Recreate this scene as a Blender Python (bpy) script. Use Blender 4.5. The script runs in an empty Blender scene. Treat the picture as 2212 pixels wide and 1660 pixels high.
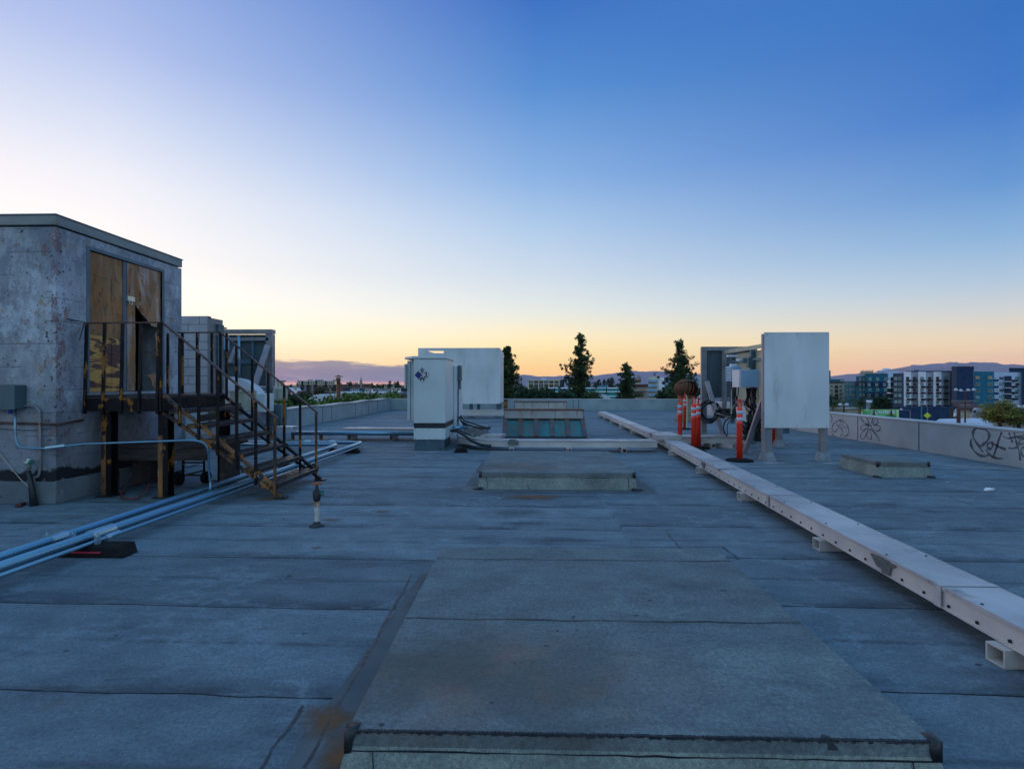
import bpy, bmesh, math, random
from mathutils import Vector, Matrix, noise as mnoise
R = math.radians
rnd = random.Random(7)
sc = bpy.context.scene
col = sc.collection

# ------------------------------------------------------------------ camera
TH = R(1.6)
H = 1.4
cd = bpy.data.cameras.new('camera'); cam = bpy.data.objects.new('camera', cd); col.objects.link(cam)
cam.location = (0, 0, H); cam.rotation_euler = (R(90), 0, TH)
cd.lens = 18.0; cd.sensor_width = 36.0; cd.clip_start = 0.05; cd.clip_end = 60000
sc.camera = cam
sc.view_settings.view_transform = 'Standard'; sc.view_settings.look = 'None'
sc.view_settings.exposure = 0.12; sc.view_settings.gamma = 1; sc.view_settings.use_curve_mapping = False

F = 1106.0
def ray(vx, vy):
    u = (vx - 1106) / F; w = (830 - vy) / F
    return Vector((math.cos(TH) * u - math.sin(TH), math.cos(TH) + u * math.sin(TH), w))
def at(vx, vy, Y):
    d = ray(vx, vy); return Vector((0, 0, H)) + d * (Y / d.y)
def gp(vx, vy, z=0.0):
    d = ray(vx, vy); return Vector((0, 0, H)) + d * ((z - H) / d.z)
def onX(vx, vy, X):
    d = ray(vx, vy); return Vector((0, 0, H)) + d * (X / d.x)
def zat(vy, Y, vx=1106):
    return at(vx, vy, Y).z
def xat(vx, Y):
    return at(vx, 830, Y).x

# ------------------------------------------------------------------ node helpers
def srgb(r, g, b):
    f = lambda c: (c/255/12.92) if c <= 10.3 else ((c/255+0.055)/1.055)**2.4
    return (f(r), f(g), f(b), 1)
class NT:
    def __init__(s, nt): s.nt = nt; s.n = nt.nodes; s.l = nt.links
    def node(s, t, **kw):
        n = s.n.new(t)
        for k, v in kw.items(): setattr(n, k, v)
        return n
    def link(s, a, b): s.l.new(a, b)
    def set(s, sock, v):
        if hasattr(v, 'is_output') or isinstance(v, bpy.types.NodeSocket): s.l.new(v, sock)
        else: sock.default_value = v
    def math(s, op, a, b=0.0, c=None, clamp=False):
        n = s.node('ShaderNodeMath', operation=op, use_clamp=clamp)
        s.set(n.inputs[0], a); s.set(n.inputs[1], b)
        if c is not None: s.set(n.inputs[2], c)
        return n.outputs[0]
    def noise(s, vec, scale, detail=3, rough=.5, dist=0, out=0):
        n = s.node('ShaderNodeTexNoise'); s.set(n.inputs['Vector'], vec)
        n.inputs['Scale'].default_value = scale; n.inputs['Detail'].default_value = detail
        n.inputs['Roughness'].default_value = rough; n.inputs['Distortion'].default_value = dist
        return n.outputs[out]
    def mr(s, v, a, b, c=0.0, d=1.0, smooth=True):
        n = s.node('ShaderNodeMapRange', interpolation_type='SMOOTHSTEP' if smooth else 'LINEAR')
        s.set(n.inputs[0], v); s.set(n.inputs[1], a); s.set(n.inputs[2], b); s.set(n.inputs[3], c); s.set(n.inputs[4], d)
        return n.outputs[0]
    def mix(s, f, a, b, mode='MIX'):
        n = s.node('ShaderNodeMix', data_type='RGBA', blend_type=mode)
        s.set(n.inputs[0], f); s.set(n.inputs[6], a); s.set(n.inputs[7], b)
        return n.outputs[2]
    def mapping(s, vec, sc=(1, 1, 1), loc=(0, 0, 0)):
        n = s.node('ShaderNodeMapping'); s.set(n.inputs[0], vec)
        n.inputs['Scale'].default_value = sc; n.inputs['Location'].default_value = loc
        return n.outputs[0]
    def ramp(s, v, stops):
        n = s.node('ShaderNodeValToRGB'); s.set(n.inputs[0], v); e = n.color_ramp.elements
        while len(e) < len(stops): e.new(0.5)
        for k, (p, c) in enumerate(stops): e[k].position = p; e[k].color = c
        return n.outputs[0]
def c4(c): return tuple(c) + (1,) if len(c) == 3 else tuple(c)

MATS = {}
def newmat(name):
    m = bpy.data.materials.new(name); m.use_nodes = True
    t = NT(m.node_tree); b = t.n['Principled BSDF']
    MATS[name] = m
    return m, t, b
def mat(name, c1, c2=None, s=3.0, c3=None, th3=.58, w3=.06, s3=7.0, rough=.7, metal=0.0, bump=.15, bs=40, st=(1, 1, 1), c4_=None, th4=.62, s4=14, st3=None, spec=.5):
    m, t, b = newmat(name)
    co = t.node('ShaderNodeTexCoord').outputs['Object']
    oi = t.node('ShaderNodeObjectInfo')
    co2 = t.mapping(co, st)
    c = c4(c1)
    if c2: c = t.mix(t.mr(t.noise(co2, s, 4, .6), .32, .68), c4(c1), c4(c2))
    if c3: c = t.mix(t.mr(t.noise(t.mapping(co, st3 or st, (3, 5, 7)), s3, 5, .65), th3, th3 + w3), c, c4(c3))
    if c4_: c = t.mix(t.mr(t.noise(t.mapping(co, st, (13, 1, 4)), s4, 5, .7), th4, th4 + .04), c, c4(c4_))
    v = t.noise(co, .9, 2)
    c = t.mix(1.0, c, t.ramp(v, [(0.3, (.86, .86, .86, 1)), (.7, (1.08, 1.08, 1.08, 1))]), 'MULTIPLY')
    t.set(b.inputs['Base Color'], c)
    b.inputs['Metallic'].default_value = metal
    t.set(b.inputs['Roughness'], t.mr(t.noise(co2, s * 2.3, 3), .3, .7, max(0, rough - .12), min(1, rough + .12)))
    b.inputs['Specular IOR Level'].default_value = spec
    if bump:
        bn = t.node('ShaderNodeBump'); bn.inputs['Strength'].default_value = bump; bn.inputs['Distance'].default_value = .01
        t.set(bn.inputs['Height'], t.noise(co2, bs, 3)); t.link(bn.outputs[0], b.inputs['Normal'])
    return m

# ------------------------------------------------------------------ world (dusk sky, sun just set at the left)
w = bpy.data.worlds.new('World'); sc.world = w; w.use_nodes = True
t = NT(w.node_tree)
bg = t.n['Background']
d = t.node('ShaderNodeTexCoord').outputs['Generated']
sep = t.node('ShaderNodeSeparateXYZ'); t.link(d, sep.inputs[0])
X_, Y_, Z_ = sep.outputs
el = t.math('MULTIPLY', t.math('ARCSINE', Z_), 57.2958)
az = t.math('MULTIPLY', t.math('ARCTAN2', X_, Y_), 57.2958)      # + is right
e01 = t.math('DIVIDE', el, 90.0, clamp=True)
def sky(stops): return t.ramp(e01, [(e / 90, srgb(*c)) for e, c in stops])
ZEN = (112, 180, 232)
Lc = sky([(0, (255, 214, 150)), (2.5, (255, 240, 205)), (5, (255, 250, 232)), (9, (254, 252, 248)), (13, (251, 250, 252)), (17.5, (238, 240, 250)), (22, (212, 222, 245)), (28, (172, 190, 236)), (36, (132, 162, 224)), (55, (140, 172, 222)), (90, ZEN)])
Cc = sky([(0, (240, 190, 140)), (1.4, (252, 202, 128)), (3.2, (254, 222, 150)), (5.2, (250, 232, 186)), (8, (226, 230, 224)), (12, (206, 221, 238)), (17, (172, 202, 236)), (22, (132, 175, 228)), (30, (76, 138, 210)), (37, (40, 106, 194)), (52, (110, 158, 215)), (90, ZEN)])
Rc = sky([(0, (226, 176, 160)), (1.5, (238, 192, 160)), (2.8, (240, 208, 168)), (4.2, (226, 210, 184)), (6, (200, 204, 205)), (8.5, (170, 194, 218)), (12, (134, 178, 222)), (16, (92, 148, 212)), (22, (48, 116, 200)), (28, (36, 106, 190)), (33, (40, 108, 190)), (50, (105, 155, 212)), (90, ZEN)])
Bc = sky([(0, (160, 172, 200)), (4, (184, 196, 220)), (9, (182, 208, 232)), (18, (160, 204, 236)), (35, (136, 194, 236)), (90, ZEN)])
c = t.mix(t.mr(az, -40, 1, 0, 1, False), Lc, Cc)
c = t.mix(t.mr(az, 2, 42, 0, 1, False), c, Rc)
aaz = t.math('ABSOLUTE', t.math('ADD', az, 10))
c = t.mix(t.mr(aaz, 75, 140), c, Bc)
# low purple cloud bank along the left horizon
aztex = t.node('ShaderNodeCombineXYZ'); t.set(aztex.inputs[0], t.math('MULTIPLY', az, .16)); t.set(aztex.inputs[1], t.math('MULTIPLY', el, 1.1))
n1 = t.noise(aztex.outputs[0], 1.3, 5, .55)
prof = t.math('ADD', t.mr(az, -30, -6, 2.75, 1.75, False), t.math('MULTIPLY', t.math('SUBTRACT', n1, .5), 1.7))
msk = t.mr(t.math('SUBTRACT', prof, el), -.12, .22)
msk = t.math('MULTIPLY', msk, t.mr(az, -2.5, -9, 0, 1)); msk = t.math('MULTIPLY', msk, t.mr(az, -75, -50))
cc = t.ramp(t.math('DIVIDE', el, 4.0, clamp=True), [(0, srgb(240, 170, 140)), (.05, srgb(165, 132, 155)), (.12, srgb(78, 106, 150)), (.35, srgb(70, 100, 146)), (.55, srgb(96, 112, 142)), (.8, srgb(130, 130, 142)), (1, srgb(165, 156, 152))])
cc = t.mix(t.math('MULTIPLY', t.mr(t.noise(aztex.outputs[0], 2.2, 4), .5, .75), .4), cc, srgb(170, 152, 168))
c = t.mix(t.math('MULTIPLY', msk, .93), c, cc)
# thin purple haze at the very horizon elsewhere
c = t.mix(t.math('MULTIPLY', t.mr(el, 1.3, 0, 0, 1), t.mr(az, -10, 0, 0, .15)), c, srgb(190, 165, 185))
gl = t.mr(el, 12, 0, .90, 1.2, False); gn = t.node('ShaderNodeCombineColor'); [t.set(gn.inputs[i], gl) for i in range(3)]
mm = t.node('ShaderNodeMix', data_type='RGBA', blend_type='MULTIPLY'); mm.clamp_result = False; mm.inputs[0].default_value = 1; t.link(c, mm.inputs[6]); t.link(gn.outputs[0], mm.inputs[7]); c = mm.outputs[2]
nis = t.node('ShaderNodeTexSky', sky_type='NISHITA'); nis.sun_disc = False
nis.sun_elevation = R(1.0); nis.sun_rotation = R(-52); nis.air_density = 1.2
add = t.node('ShaderNodeMix', data_type='RGBA', blend_type='ADD'); add.inputs[0].default_value = .05
t.set(add.inputs[6], c); t.link(nis.outputs[0], add.inputs[7])
t.link(add.outputs[2], bg.inputs[0]); bg.inputs[1].default_value = 1.0
SKYK = bg.inputs[1]

sl = bpy.data.lights.new('sun', 'SUN'); so = bpy.data.objects.new('sun', sl); col.objects.link(so)
sl.energy = .2; sl.angle = R(35); sl.color = (1, .86, .80)
sd = Vector((-math.sin(R(52)) * math.cos(R(9)), math.cos(R(52)) * math.cos(R(9)), math.sin(R(9))))   # towards the glow
so.rotation_euler = (-sd).to_track_quat('-Z', 'Y').to_euler()

# ------------------------------------------------------------------ mesh helpers
class MB:
    def __init__(s): s.v = []; s.f = []; s.mi = []
    def add(s, vs, fs, mi=0):
        o = len(s.v); s.v += [Vector(v) for v in vs]; s.f += [tuple(i + o for i in f) for f in fs]; s.mi += [mi] * len(fs); return s
    def box(s, x0, y0, z0, x1, y1, z1, mi=0):
        if x1 < x0: x0, x1 = x1, x0
        if y1 < y0: y0, y1 = y1, y0
        if z1 < z0: z0, z1 = z1, z0
        return s.add([(x0,y0,z0),(x1,y0,z0),(x1,y1,z0),(x0,y1,z0),(x0,y0,z1),(x1,y0,z1),(x1,y1,z1),(x0,y1,z1)],
                     [(0,3,2,1),(4,5,6,7),(0,1,5,4),(1,2,6,5),(2,3,7,6),(3,0,4,7)], mi)
    def frustum(s, a, b, z0, z1, mi=0):   # a,b = (x0,y0,x1,y1)
        return s.add([(a[0],a[1],z0),(a[2],a[1],z0),(a[2],a[3],z0),(a[0],a[3],z0),(b[0],b[1],z1),(b[2],b[1],z1),(b[2],b[3],z1),(b[0],b[3],z1)],
                     [(0,3,2,1),(4,5,6,7),(0,1,5,4),(1,2,6,5),(2,3,7,6),(3,0,4,7)], mi)
    def bar(s, p, q, wx, wz, mi=0, up=(0, 0, 1)):
        p = Vector(p); q = Vector(q); d = (q - p).normalized(); u = Vector(up)
        if abs(d.dot(u)) > .98: u = Vector((0, 1, 0))
        a = d.cross(u).normalized() * wx / 2; b = a.cross(d).normalized() * wz / 2
        vs = [p-a-b, p+a-b, p+a+b, p-a+b, q-a-b, q+a-b, q+a+b, q-a+b]
        return s.add(vs, [(0,3,2,1),(4,5,6,7),(0,1,5,4),(1,2,6,5),(2,3,7,6),(3,0,4,7)], mi)
    def tube(s, pts, r, n=8, mi=0, cap=True):
        pts = [Vector(p) for p in pts]; rs = r if isinstance(r, (list, tuple)) else [r] * len(pts)
        o = len(s.v); prev = None
        for i, p in enumerate(pts):
            a = pts[max(i-1, 0)]; b = pts[min(i+1, len(pts)-1)]; d = (b - a).normalized()
            if prev is None:
                u = Vector((0, 0, 1)) if abs(d.z) < .9 else Vector((1, 0, 0)); x = d.cross(u).normalized()
            else: x = (prev - d * prev.dot(d)).normalized()
            prev = x; y = d.cross(x)
            for k in range(n):
                t_ = 2 * math.pi * k / n; s.v.append(p + (x * math.cos(t_) + y * math.sin(t_)) * rs[i])
        for i in range(len(pts) - 1):
            for k in range(n):
                s.f.append((o+i*n+k, o+i*n+(k+1) % n, o+(i+1)*n+(k+1) % n, o+(i+1)*n+k)); s.mi.append(mi)
        if cap:
            s.f.append(tuple(o + k for k in reversed(range(n)))); s.mi.append(mi)
            s.f.append(tuple(o + (len(pts)-1)*n + k for k in range(n))); s.mi.append(mi)
        return s
    def lathe(s, c, prof, n=24, mi=0):
        c = Vector(c); o = len(s.v)
        for r, z in prof:
            for k in range(n):
                a = 2*math.pi*k/n; s.v.append(c + Vector((r*math.cos(a), r*math.sin(a), z)))
        for i in range(len(prof)-1):
            for k in range(n):
                s.f.append((o+i*n+k, o+i*n+(k+1) % n, o+(i+1)*n+(k+1) % n, o+(i+1)*n+k)); s.mi.append(mi)
        s.f.append(tuple(o + k for k in reversed(range(n)))); s.mi.append(mi)
        s.f.append(tuple(o + (len(prof)-1)*n + k for k in range(n))); s.mi.append(mi)
        return s
    def prism(s, poly, off, mi=0):   # planar polygon extruded by off
        n = len(poly); off = Vector(off)
        vs = [Vector(p) for p in poly] + [Vector(p) + off for p in poly]
        fs = [tuple(range(n)), tuple(reversed(range(n, 2*n)))] + [(i, i+n, (i+1) % n + n, (i+1) % n) for i in range(n)]
        return s.add(vs, fs, mi)
    def quad(s, a, b, c, d, mi=0): return s.add([a, b, c, d], [(0, 1, 2, 3)], mi)
    def ribbon(s, pts, w, nrm, mi=0):
        pts = [Vector(p) for p in pts]; nrm = Vector(nrm); o = len(s.v)
        for i, p in enumerate(pts):
            d = (pts[min(i+1, len(pts)-1)] - pts[max(i-1, 0)]).normalized(); a = d.cross(nrm).normalized()
            ww = w[i] if isinstance(w, (list, tuple)) else w * (.9 + .35 * math.sin(i * .55 + p.y * 3) + .3 * (rnd.random() - .5))
            s.v += [p - a*ww/2, p + a*ww/2]
        for i in range(len(pts)-1):
            s.f.append((o+2*i, o+2*i+1, o+2*i+3, o+2*i+2)); s.mi.append(mi)
        return s
    def build(s, name, m, parent=None, bevel=0, smooth=False, solid=0):
        me = bpy.data.meshes.new(name)
        off = parent_world(parent) if parent else Vector((0, 0, 0))
        me.from_pydata([tuple(v - off) for v in s.v], [], s.f)
        ms = m if isinstance(m, (list, tuple)) else [m]
        for x in ms: me.materials.append(x)
        for p, i in zip(me.polygons, s.mi): p.material_index = i; p.use_smooth = smooth
        bm = bmesh.new(); bm.from_mesh(me)
        if not getattr(s, 'flat', False): bmesh.ops.recalc_face_normals(bm, faces=bm.faces)
        bm.to_mesh(me); bm.free()
        o = bpy.data.objects.new(name, me); col.objects.link(o)
        if parent: o.parent = parent
        if bevel:
            b = o.modifiers.new('bevel', 'BEVEL'); b.width = bevel; b.segments = 2; b.limit_method = 'ANGLE'; b.angle_limit = R(40)
        if solid:
            b = o.modifiers.new('thick', 'SOLIDIFY'); b.thickness = solid; b.offset = -1
        return o
def parent_world(p):
    v = Vector((0, 0, 0))
    while p: v = v + Vector(p.location); p = p.parent
    return v
def tag(o, label=None, cat=None, group=None, kind=None):
    if label: o['label'] = label
    if cat: o['category'] = cat
    if group: o['group'] = group
    if kind: o['kind'] = kind
    return o
def thing(name, loc, label, cat, group=None):
    o = bpy.data.objects.new(name, None); col.objects.link(o); o.location = loc; o.empty_display_size = .1
    return tag(o, label, cat, group)
def copy_tree(o, loc, label=None):
    c = o.copy(); col.objects.link(c); c.location = loc
    if label: c['label'] = label
    def rec(src, dst):
        for ch in list(src.children):
            k = ch.copy(); col.objects.link(k); k.parent = dst; rec(ch, k)
    rec(o, c); return c
def bez(p0, p1, p2, p3, n=12):
    p0, p1, p2, p3 = map(Vector, (p0, p1, p2, p3))
    return [p0*(1-t)**3 + p1*3*t*(1-t)**2 + p2*3*t*t*(1-t) + p3*t**3 for t in [i/n for i in range(n+1)]]
def spline(pts, n=6):
    pts = [Vector(p) for p in pts]; out = []
    for i in range(len(pts)-1):
        p0 = pts[max(i-1, 0)]; p1 = pts[i]; p2 = pts[i+1]; p3 = pts[min(i+2, len(pts)-1)]
        for k in range(n):
            t = k/n
            out.append(.5*((2*p1)+(p2-p0)*t+(2*p0-5*p1+4*p2-p3)*t*t+(-p0+3*p1-3*p2+p3)*t**3))
    out.append(pts[-1]); return out

# ------------------------------------------------------------------ materials
def roof_mat(name, base, dark, period=.9, off=2.24, curb=False, front=0):
    m, t, b = newmat(name)
    co = t.node('ShaderNodeTexCoord').outputs['Object']
    sp = t.node('ShaderNodeSeparateXYZ'); t.link(co, sp.inputs[0]); X, Y, Z = sp.outputs
    big = t.noise(co, .45, 4, .6); med = t.noise(t.mapping(co, (.6, 2.6, 1)), 1.3, 5, .6); fine = t.noise(co, 55, 3, .7); grit = t.noise(co, 210, 2, .8)
    wob = t.math('MULTIPLY', t.math('SUBTRACT', t.noise(t.mapping(co, (1, .3, 1)), 1.6, 4, .6), .5), .055)
    shift = t.mr(X, .9, .95, 0, -.16)
    yy = t.math('DIVIDE', t.math('ADD', t.math('ADD', t.math('ADD', Y, t.math('MULTIPLY', X, .016)), wob), t.math('SUBTRACT', shift, off)), period)
    fr = t.math('FRACT', yy); ce = t.math('FLOOR', yy)
    wn = t.node('ShaderNodeTexWhiteNoise', noise_dimensions='1D'); t.set(wn.inputs['W'], t.math('ADD', ce, t.math('MULTIPLY', shift, 37)))
    c = t.mix(t.mr(big, .3, .7), c4(base), tuple(x * 1.28 for x in base) + (1,))
    c = t.mix(t.mr(med, .52, .74, 0, .75), c, c4(dark))
    tone = t.math('ADD', .86, t.math('MULTIPLY', wn.outputs[0], .28))
    tn = t.node('ShaderNodeCombineColor'); [t.set(tn.inputs[i], tone) for i in range(3)]
    c = t.mix(1, c, tn.outputs[0], 'MULTIPLY')
    # mid-roll faint crease and dirt beside the laps
    crease = t.math('MULTIPLY', t.mr(t.math('ABSOLUTE', t.math('SUBTRACT', fr, .52)), .035, 0), t.mr(t.noise(t.mapping(co, (.8, 1, 1)), 1.1, 3), .36, .55, 0, .62))
    c = t.mix(crease, c, tuple(x * .5 for x in base) + (1,))
    dirt = t.math('MULTIPLY', t.mr(t.math('ABSOLUTE', t.math('SUBTRACT', fr, .0)), .22, 0), t.mr(t.noise(t.mapping(co, (.5, 2, 1)), 2.1, 4, .7), .38, .62, 0, .7))
    c = t.mix(dirt, c, tuple(x * .45 for x in dark) + (1,))
    # pale dried-puddle marks and brown stains
    pud = t.noise(t.mapping(co, (1, 1.3, 1), (5, 2, 0)), .8, 5, .62)
    ring = t.mr(t.math('ABSOLUTE', t.math('SUBTRACT', pud, .56)), .025, .0, 0, .45)
    c = t.mix(ring, c, (base[0]*1.6, base[1]*1.6, base[2]*1.65, 1))
    br = t.mr(t.noise(t.mapping(co, (.7, 1.6, 1), (1, 9, 3)), 1.15, 5, .7), .60, .76, 0, .5)
    c = t.mix(br, c, (.13, .085, .065, 1))
    tar = t.mr(t.noise(t.mapping(co, (1, 1, 1), (8, 3, 0)), 9, 2, .5), .735, .76, 0, .8)
    c = t.mix(tar, c, (.02, .022, .028, 1))
    # mixed granules
    c = t.mix(1, c, t.ramp(fine, [(.3, (.70, .70, .70, 1)), (.7, (1.28, 1.28, 1.28, 1))]), 'MULTIPLY')
    c = t.mix(1, c, t.ramp(grit, [(.3, (.70, .70, .70, 1)), (.7, (1.32, 1.32, 1.32, 1))]), 'MULTIPLY')
    c = t.mix(1, c, t.ramp(t.noise(t.mapping(co, (1, 1.6, 1), (2, 7, 1)), 2.7, 7, .75), [(.34, (.74, .75, .78, 1)), (.66, (1.22, 1.2, 1.18, 1))]), 'MULTIPLY')
    seamw = t.math('MULTIPLY', t.noise(co, 6, 4, .8), .021)
    gap = t.mr(t.noise(t.mapping(co, (1, .4, 1), (0, 0, 4)), .9, 3), .36, .42)
    line = t.math('MULTIPLY', t.math('LESS_THAN', fr, t.math('ADD', seamw, .001)), gap)
    c = t.mix(t.math('MULTIPLY', line, .9), c, (.012, .013, .018, 1))
    t.set(b.inputs['Base Color'], c)
    b.inputs['Roughness'].default_value = .78; b.inputs['Specular IOR Level'].default_value = .35
    hgt = t.math('ADD', t.math('MULTIPLY', grit, .25), t.math('ADD', t.math('MULTIPLY', fine, .35), t.math('MULTIPLY', t.noise(t.mapping(co, (1, 2, 1)), 5, 4), 1.2)))
    hgt = t.math('ADD', hgt, t.math('MULTIPLY', t.mr(fr, 0, .015), 1.0)); hgt = t.math('SUBTRACT', hgt, t.math('MULTIPLY', line, .7))
    hgt = t.math('ADD', hgt, t.math('MULTIPLY', crease, 1.3))
    bn = t.node('ShaderNodeBump'); bn.inputs['Strength'].default_value = .7; bn.inputs['Distance'].default_value = .014
    t.set(bn.inputs['Height'], hgt); t.link(bn.outputs[0], b.inputs['Normal'])
    if curb:      # burnt-orange stain near the front left of the big hatch
        sx = t.math('MULTIPLY', t.math('SUBTRACT', X, -.66), .95); sy = t.math('MULTIPLY', t.math('SUBTRACT', Y, -.66), 2.3)
        rr = t.math('SQRT', t.math('ADD', t.math('MULTIPLY', sx, sx), t.math('MULTIPLY', sy, sy)))
        st_ = t.math('MULTIPLY', t.mr(t.math('ADD', rr, t.math('MULTIPLY', t.noise(co, 2.2, 4, .6), 1.1)), 1.85, .6), .62)
        c = t.mix(st_, c, t.mix(t.mr(t.noise(co, 3.4, 3), .42, .6), (.10, .078, .062, 1), (.20, .095, .055, 1)))
        t.set(b.inputs['Base Color'], c)
    return m
M = {}
M['roof'] = roof_mat('granulated_roofing', (.130, .168, .196), (.072, .094, .114))
M['curb'] = roof_mat('curb_roofing', (.128, .154, .160), (.090, .108, .116), period=50, off=-20, curb=True)
M['skirt'] = roof_mat('curb_side_roofing', (.20, .225, .205), (.13, .15, .14), period=50, off=-20)
M['flange'] = mat('flashing_strip', (.085, .098, .11), (.125, .14, .15), 2, (.11, .075, .06), .62, .1, 3, rough=.8, bs=60)
M['label'] = mat('torn_label', (.16, .16, .15), (.10, .11, .11), 20, (.03, .14, .09), .58, .05, 25, rough=.7, bump=0)
M['tar'] = mat('tar', (.012, .013, .018), (.03, .03, .035), 8, rough=.45, bump=.5, bs=20)
M['pap'] = mat('parapet_wall', (.34, .41, .43), (.28, .34, .36), 1.5, (.30, .20, .12), .66, .12, 1.3, rough=.8, bs=30, st3=(.6, .6, 4))
M['papr'] = mat('parapet_wall_right', (.44, .45, .46), (.37, .375, .39), 1.5, (.26, .20, .16), .66, .12, 1.3, rough=.8, bs=30)
M['coping'] = mat('coping_metal', (.5, .52, .54), (.38, .4, .42), 2, rough=.5, metal=.3, bump=.1)
M['joint'] = mat('joint_sealant', (.07, .075, .08), rough=.8)
M['tray'] = mat('tray_paint', (.56, .52, .52), (.36, .32, .33), 1.2, (.12, .09, .09), .56, .16, 1.7, rough=.5, bump=.08, c4_=(.3, .22, .17), th4=.74)
M['trayside'] = mat('tray_side_paint', (.64, .58, .54), (.52, .48, .46), 2, (.25, .2, .17), .70, .08, 4, rough=.5, bump=.08)
M['bolt'] = mat('bolt_steel', (.05, .06, .07), rough=.4, metal=.8, bump=0)
M['galv'] = mat('galvanised_pipe', (.16, .33, .46), (.22, .40, .52), .4, rough=.30, metal=.8, bump=0)
M['coup'] = mat('coupling_steel', (.45, .62, .70), (.40, .57, .65), 2, rough=.3, metal=.8, bump=0)
M['rubber'] = mat('black_rubber', (.007, .006, .007), (.014, .012, .012), 6, rough=.8, spec=.2)
M['red'] = mat('red_strip', (.55, .03, .06), rough=.5, bump=0)
M['blackrust'] = mat('rusted_black_steel', (.007, .007, .009), (.015, .012, .013), 6, (.33, .13, .025), .575, .04, 6, spec=.25, rough=.55, metal=.3, bs=70, bump=.3, st=(1, 1, .45), c4_=(.36, .20, .07), th4=.70)
M['railrust'] = mat('rusted_rail', (.07, .035, .03), (.15, .07, .05), 9, (.04, .028, .03), .52, .1, 6, rough=.5, metal=.3, bs=80, bump=.3)
M['orust'] = mat('orange_rusted_steel', (.36, .14, .03), (.035, .018, .014), 4, (.34, .24, .14), .62, .05, 6, rough=.6, bs=60, bump=.35, st=(1, 1, .4), c4_=(.014, .013, .016), th4=.50, s4=7)
M['tread'] = mat('tread_steel', (.022, .02, .024), (.05, .043, .048), 7, (.16, .075, .035), .66, .06, 9, rough=.42, metal=.45, bs=60)
M['wood'] = mat('old_timber', (.10, .075, .065), (.05, .04, .038), 4, rough=.85, st=(1, 6, 6), bs=30, bump=.4)
M['galvbox'] = mat('painted_box', (.045, .095, .12), (.06, .12, .145), 3, rough=.45)
M['whitep'] = mat('white_enamel', (.66, .72, .72), (.60, .66, .67), 1.2, rough=.42, bump=.03, spec=.5)
M['whiteold'] = mat('old_white_panel', (.68, .71, .74), (.60, .63, .66), 1.4, (.50, .52, .53), .56, .2, 2.2, rough=.55, bump=.25, bs=1.6, st=(1.6, 1, .35), c4_=(.40, .36, .32), th4=.72, s4=6)
M['band'] = mat('dark_band', (.018, .022, .03), rough=.5, bump=0)
M['stand'] = mat('stand_steel', (.10, .17, .20), (.07, .12, .15), 4, rough=.5, metal=.3)
M['post'] = mat('galvanised_post', (.27, .27, .29), (.20, .21, .235), 4, (.2, .12, .1), .7, .05, 6, rough=.5, metal=.35)
M['brace'] = mat('pinkish_brace', (.36, .31, .33), (.28, .26, .29), 4, rough=.5, metal=.3)
M['inner'] = mat('panel_back', (.055, .085, .105), (.075, .11, .13), 1.6, rough=.6, st=(3, 3, .5))
M['blufr'] = mat('blue_frame', (.07, .14, .20), (.09, .18, .25), 3, rough=.5, metal=.3)
M['cream'] = mat('cream_panel', (.46, .46, .36), (.38, .39, .31), 3, rough=.6)
M['grout'] = mat('block_joint', (.10, .11, .14), rough=.9)
M['block'] = mat('block_face', (.50, .49, .52), (.42, .42, .46), 5, rough=.85, bs=90, bump=.2)
M['radio'] = mat('radio_grey', (.32, .52, .70), (.29, .47, .64), 3, rough=.45, bump=.03)
M['radiow'] = mat('radio_white', (.68, .68, .74), rough=.45, bump=.03)
M['cableb'] = mat('black_cable', (.012, .012, .015), rough=.45, bump=0)
M['cableg'] = mat('green_cable', (.015, .16, .10), rough=.45, bump=0)
M['cabler'] = mat('red_cable', (.35, .05, .03), rough=.45, bump=0)
M['cablew'] = mat('pale_cable', (.5, .46, .38), rough=.5, bump=0)
M['orange'] = mat('orange_plastic', (1.0, .055, .018), (.9, .04, .012), 3, rough=.42, bump=.03)
M['refl'] = mat('reflective_band', (.62, .63, .70), (.5, .52, .6), 30, rough=.4, bump=0)
M['yellow'] = mat('yellow_label', (.75, .5, .03), rough=.6, bump=0)
M['hood'] = mat('rusty_hood', (.52, .50, .48), (.40, .37, .35), 3, (.26, .11, .045), .56, .12, 2.6, rough=.65, st3=(1.2, 1, .4), bs=40, bump=.2, c4_=(.12, .05, .03), th4=.68)
M['hoodedge'] = mat('rusty_edge', (.10, .035, .018), (.18, .07, .03), 8, rough=.8, bs=60)
M['glass'] = mat('teal_wired_glass', (.02, .085, .095), (.02, .17, .19), 1.6, (.11, .095, .06), .48, .2, 1.7, rough=.24, bump=.06, spec=.7)
M['rib'] = mat('skylight_bar', (.09, .08, .10), (.14, .12, .14), 6, (.20, .08, .035), .54, .06, 8, rough=.7)
M['vent'] = mat('turbine_rust', (.13, .05, .028), (.24, .09, .045), 3, (.03, .018, .015), .55, .1, 6, rough=.6, metal=.4, bs=30)
M['ventn'] = mat('vent_neck', (.26, .22, .15), (.20, .14, .08), 3, rough=.7)
M['valvep'] = mat('rusty_white_pipe', (.52, .48, .43), (.42, .36, .30), 9, (.34, .13, .03), .46, .10, 14, rough=.6, c4_=(.12, .05, .03), th4=.60, s4=30)
M['valveb'] = mat('valve_iron', (.03, .033, .04), (.05, .05, .055), 8, rough=.5, metal=.5)
M['wheel'] = mat('valve_wheel', (.42, .10, .03), (.25, .07, .03), 20, rough=.6)
M['copper'] = mat('green_brass', (.05, .17, .14), rough=.5, metal=.3)
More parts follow.
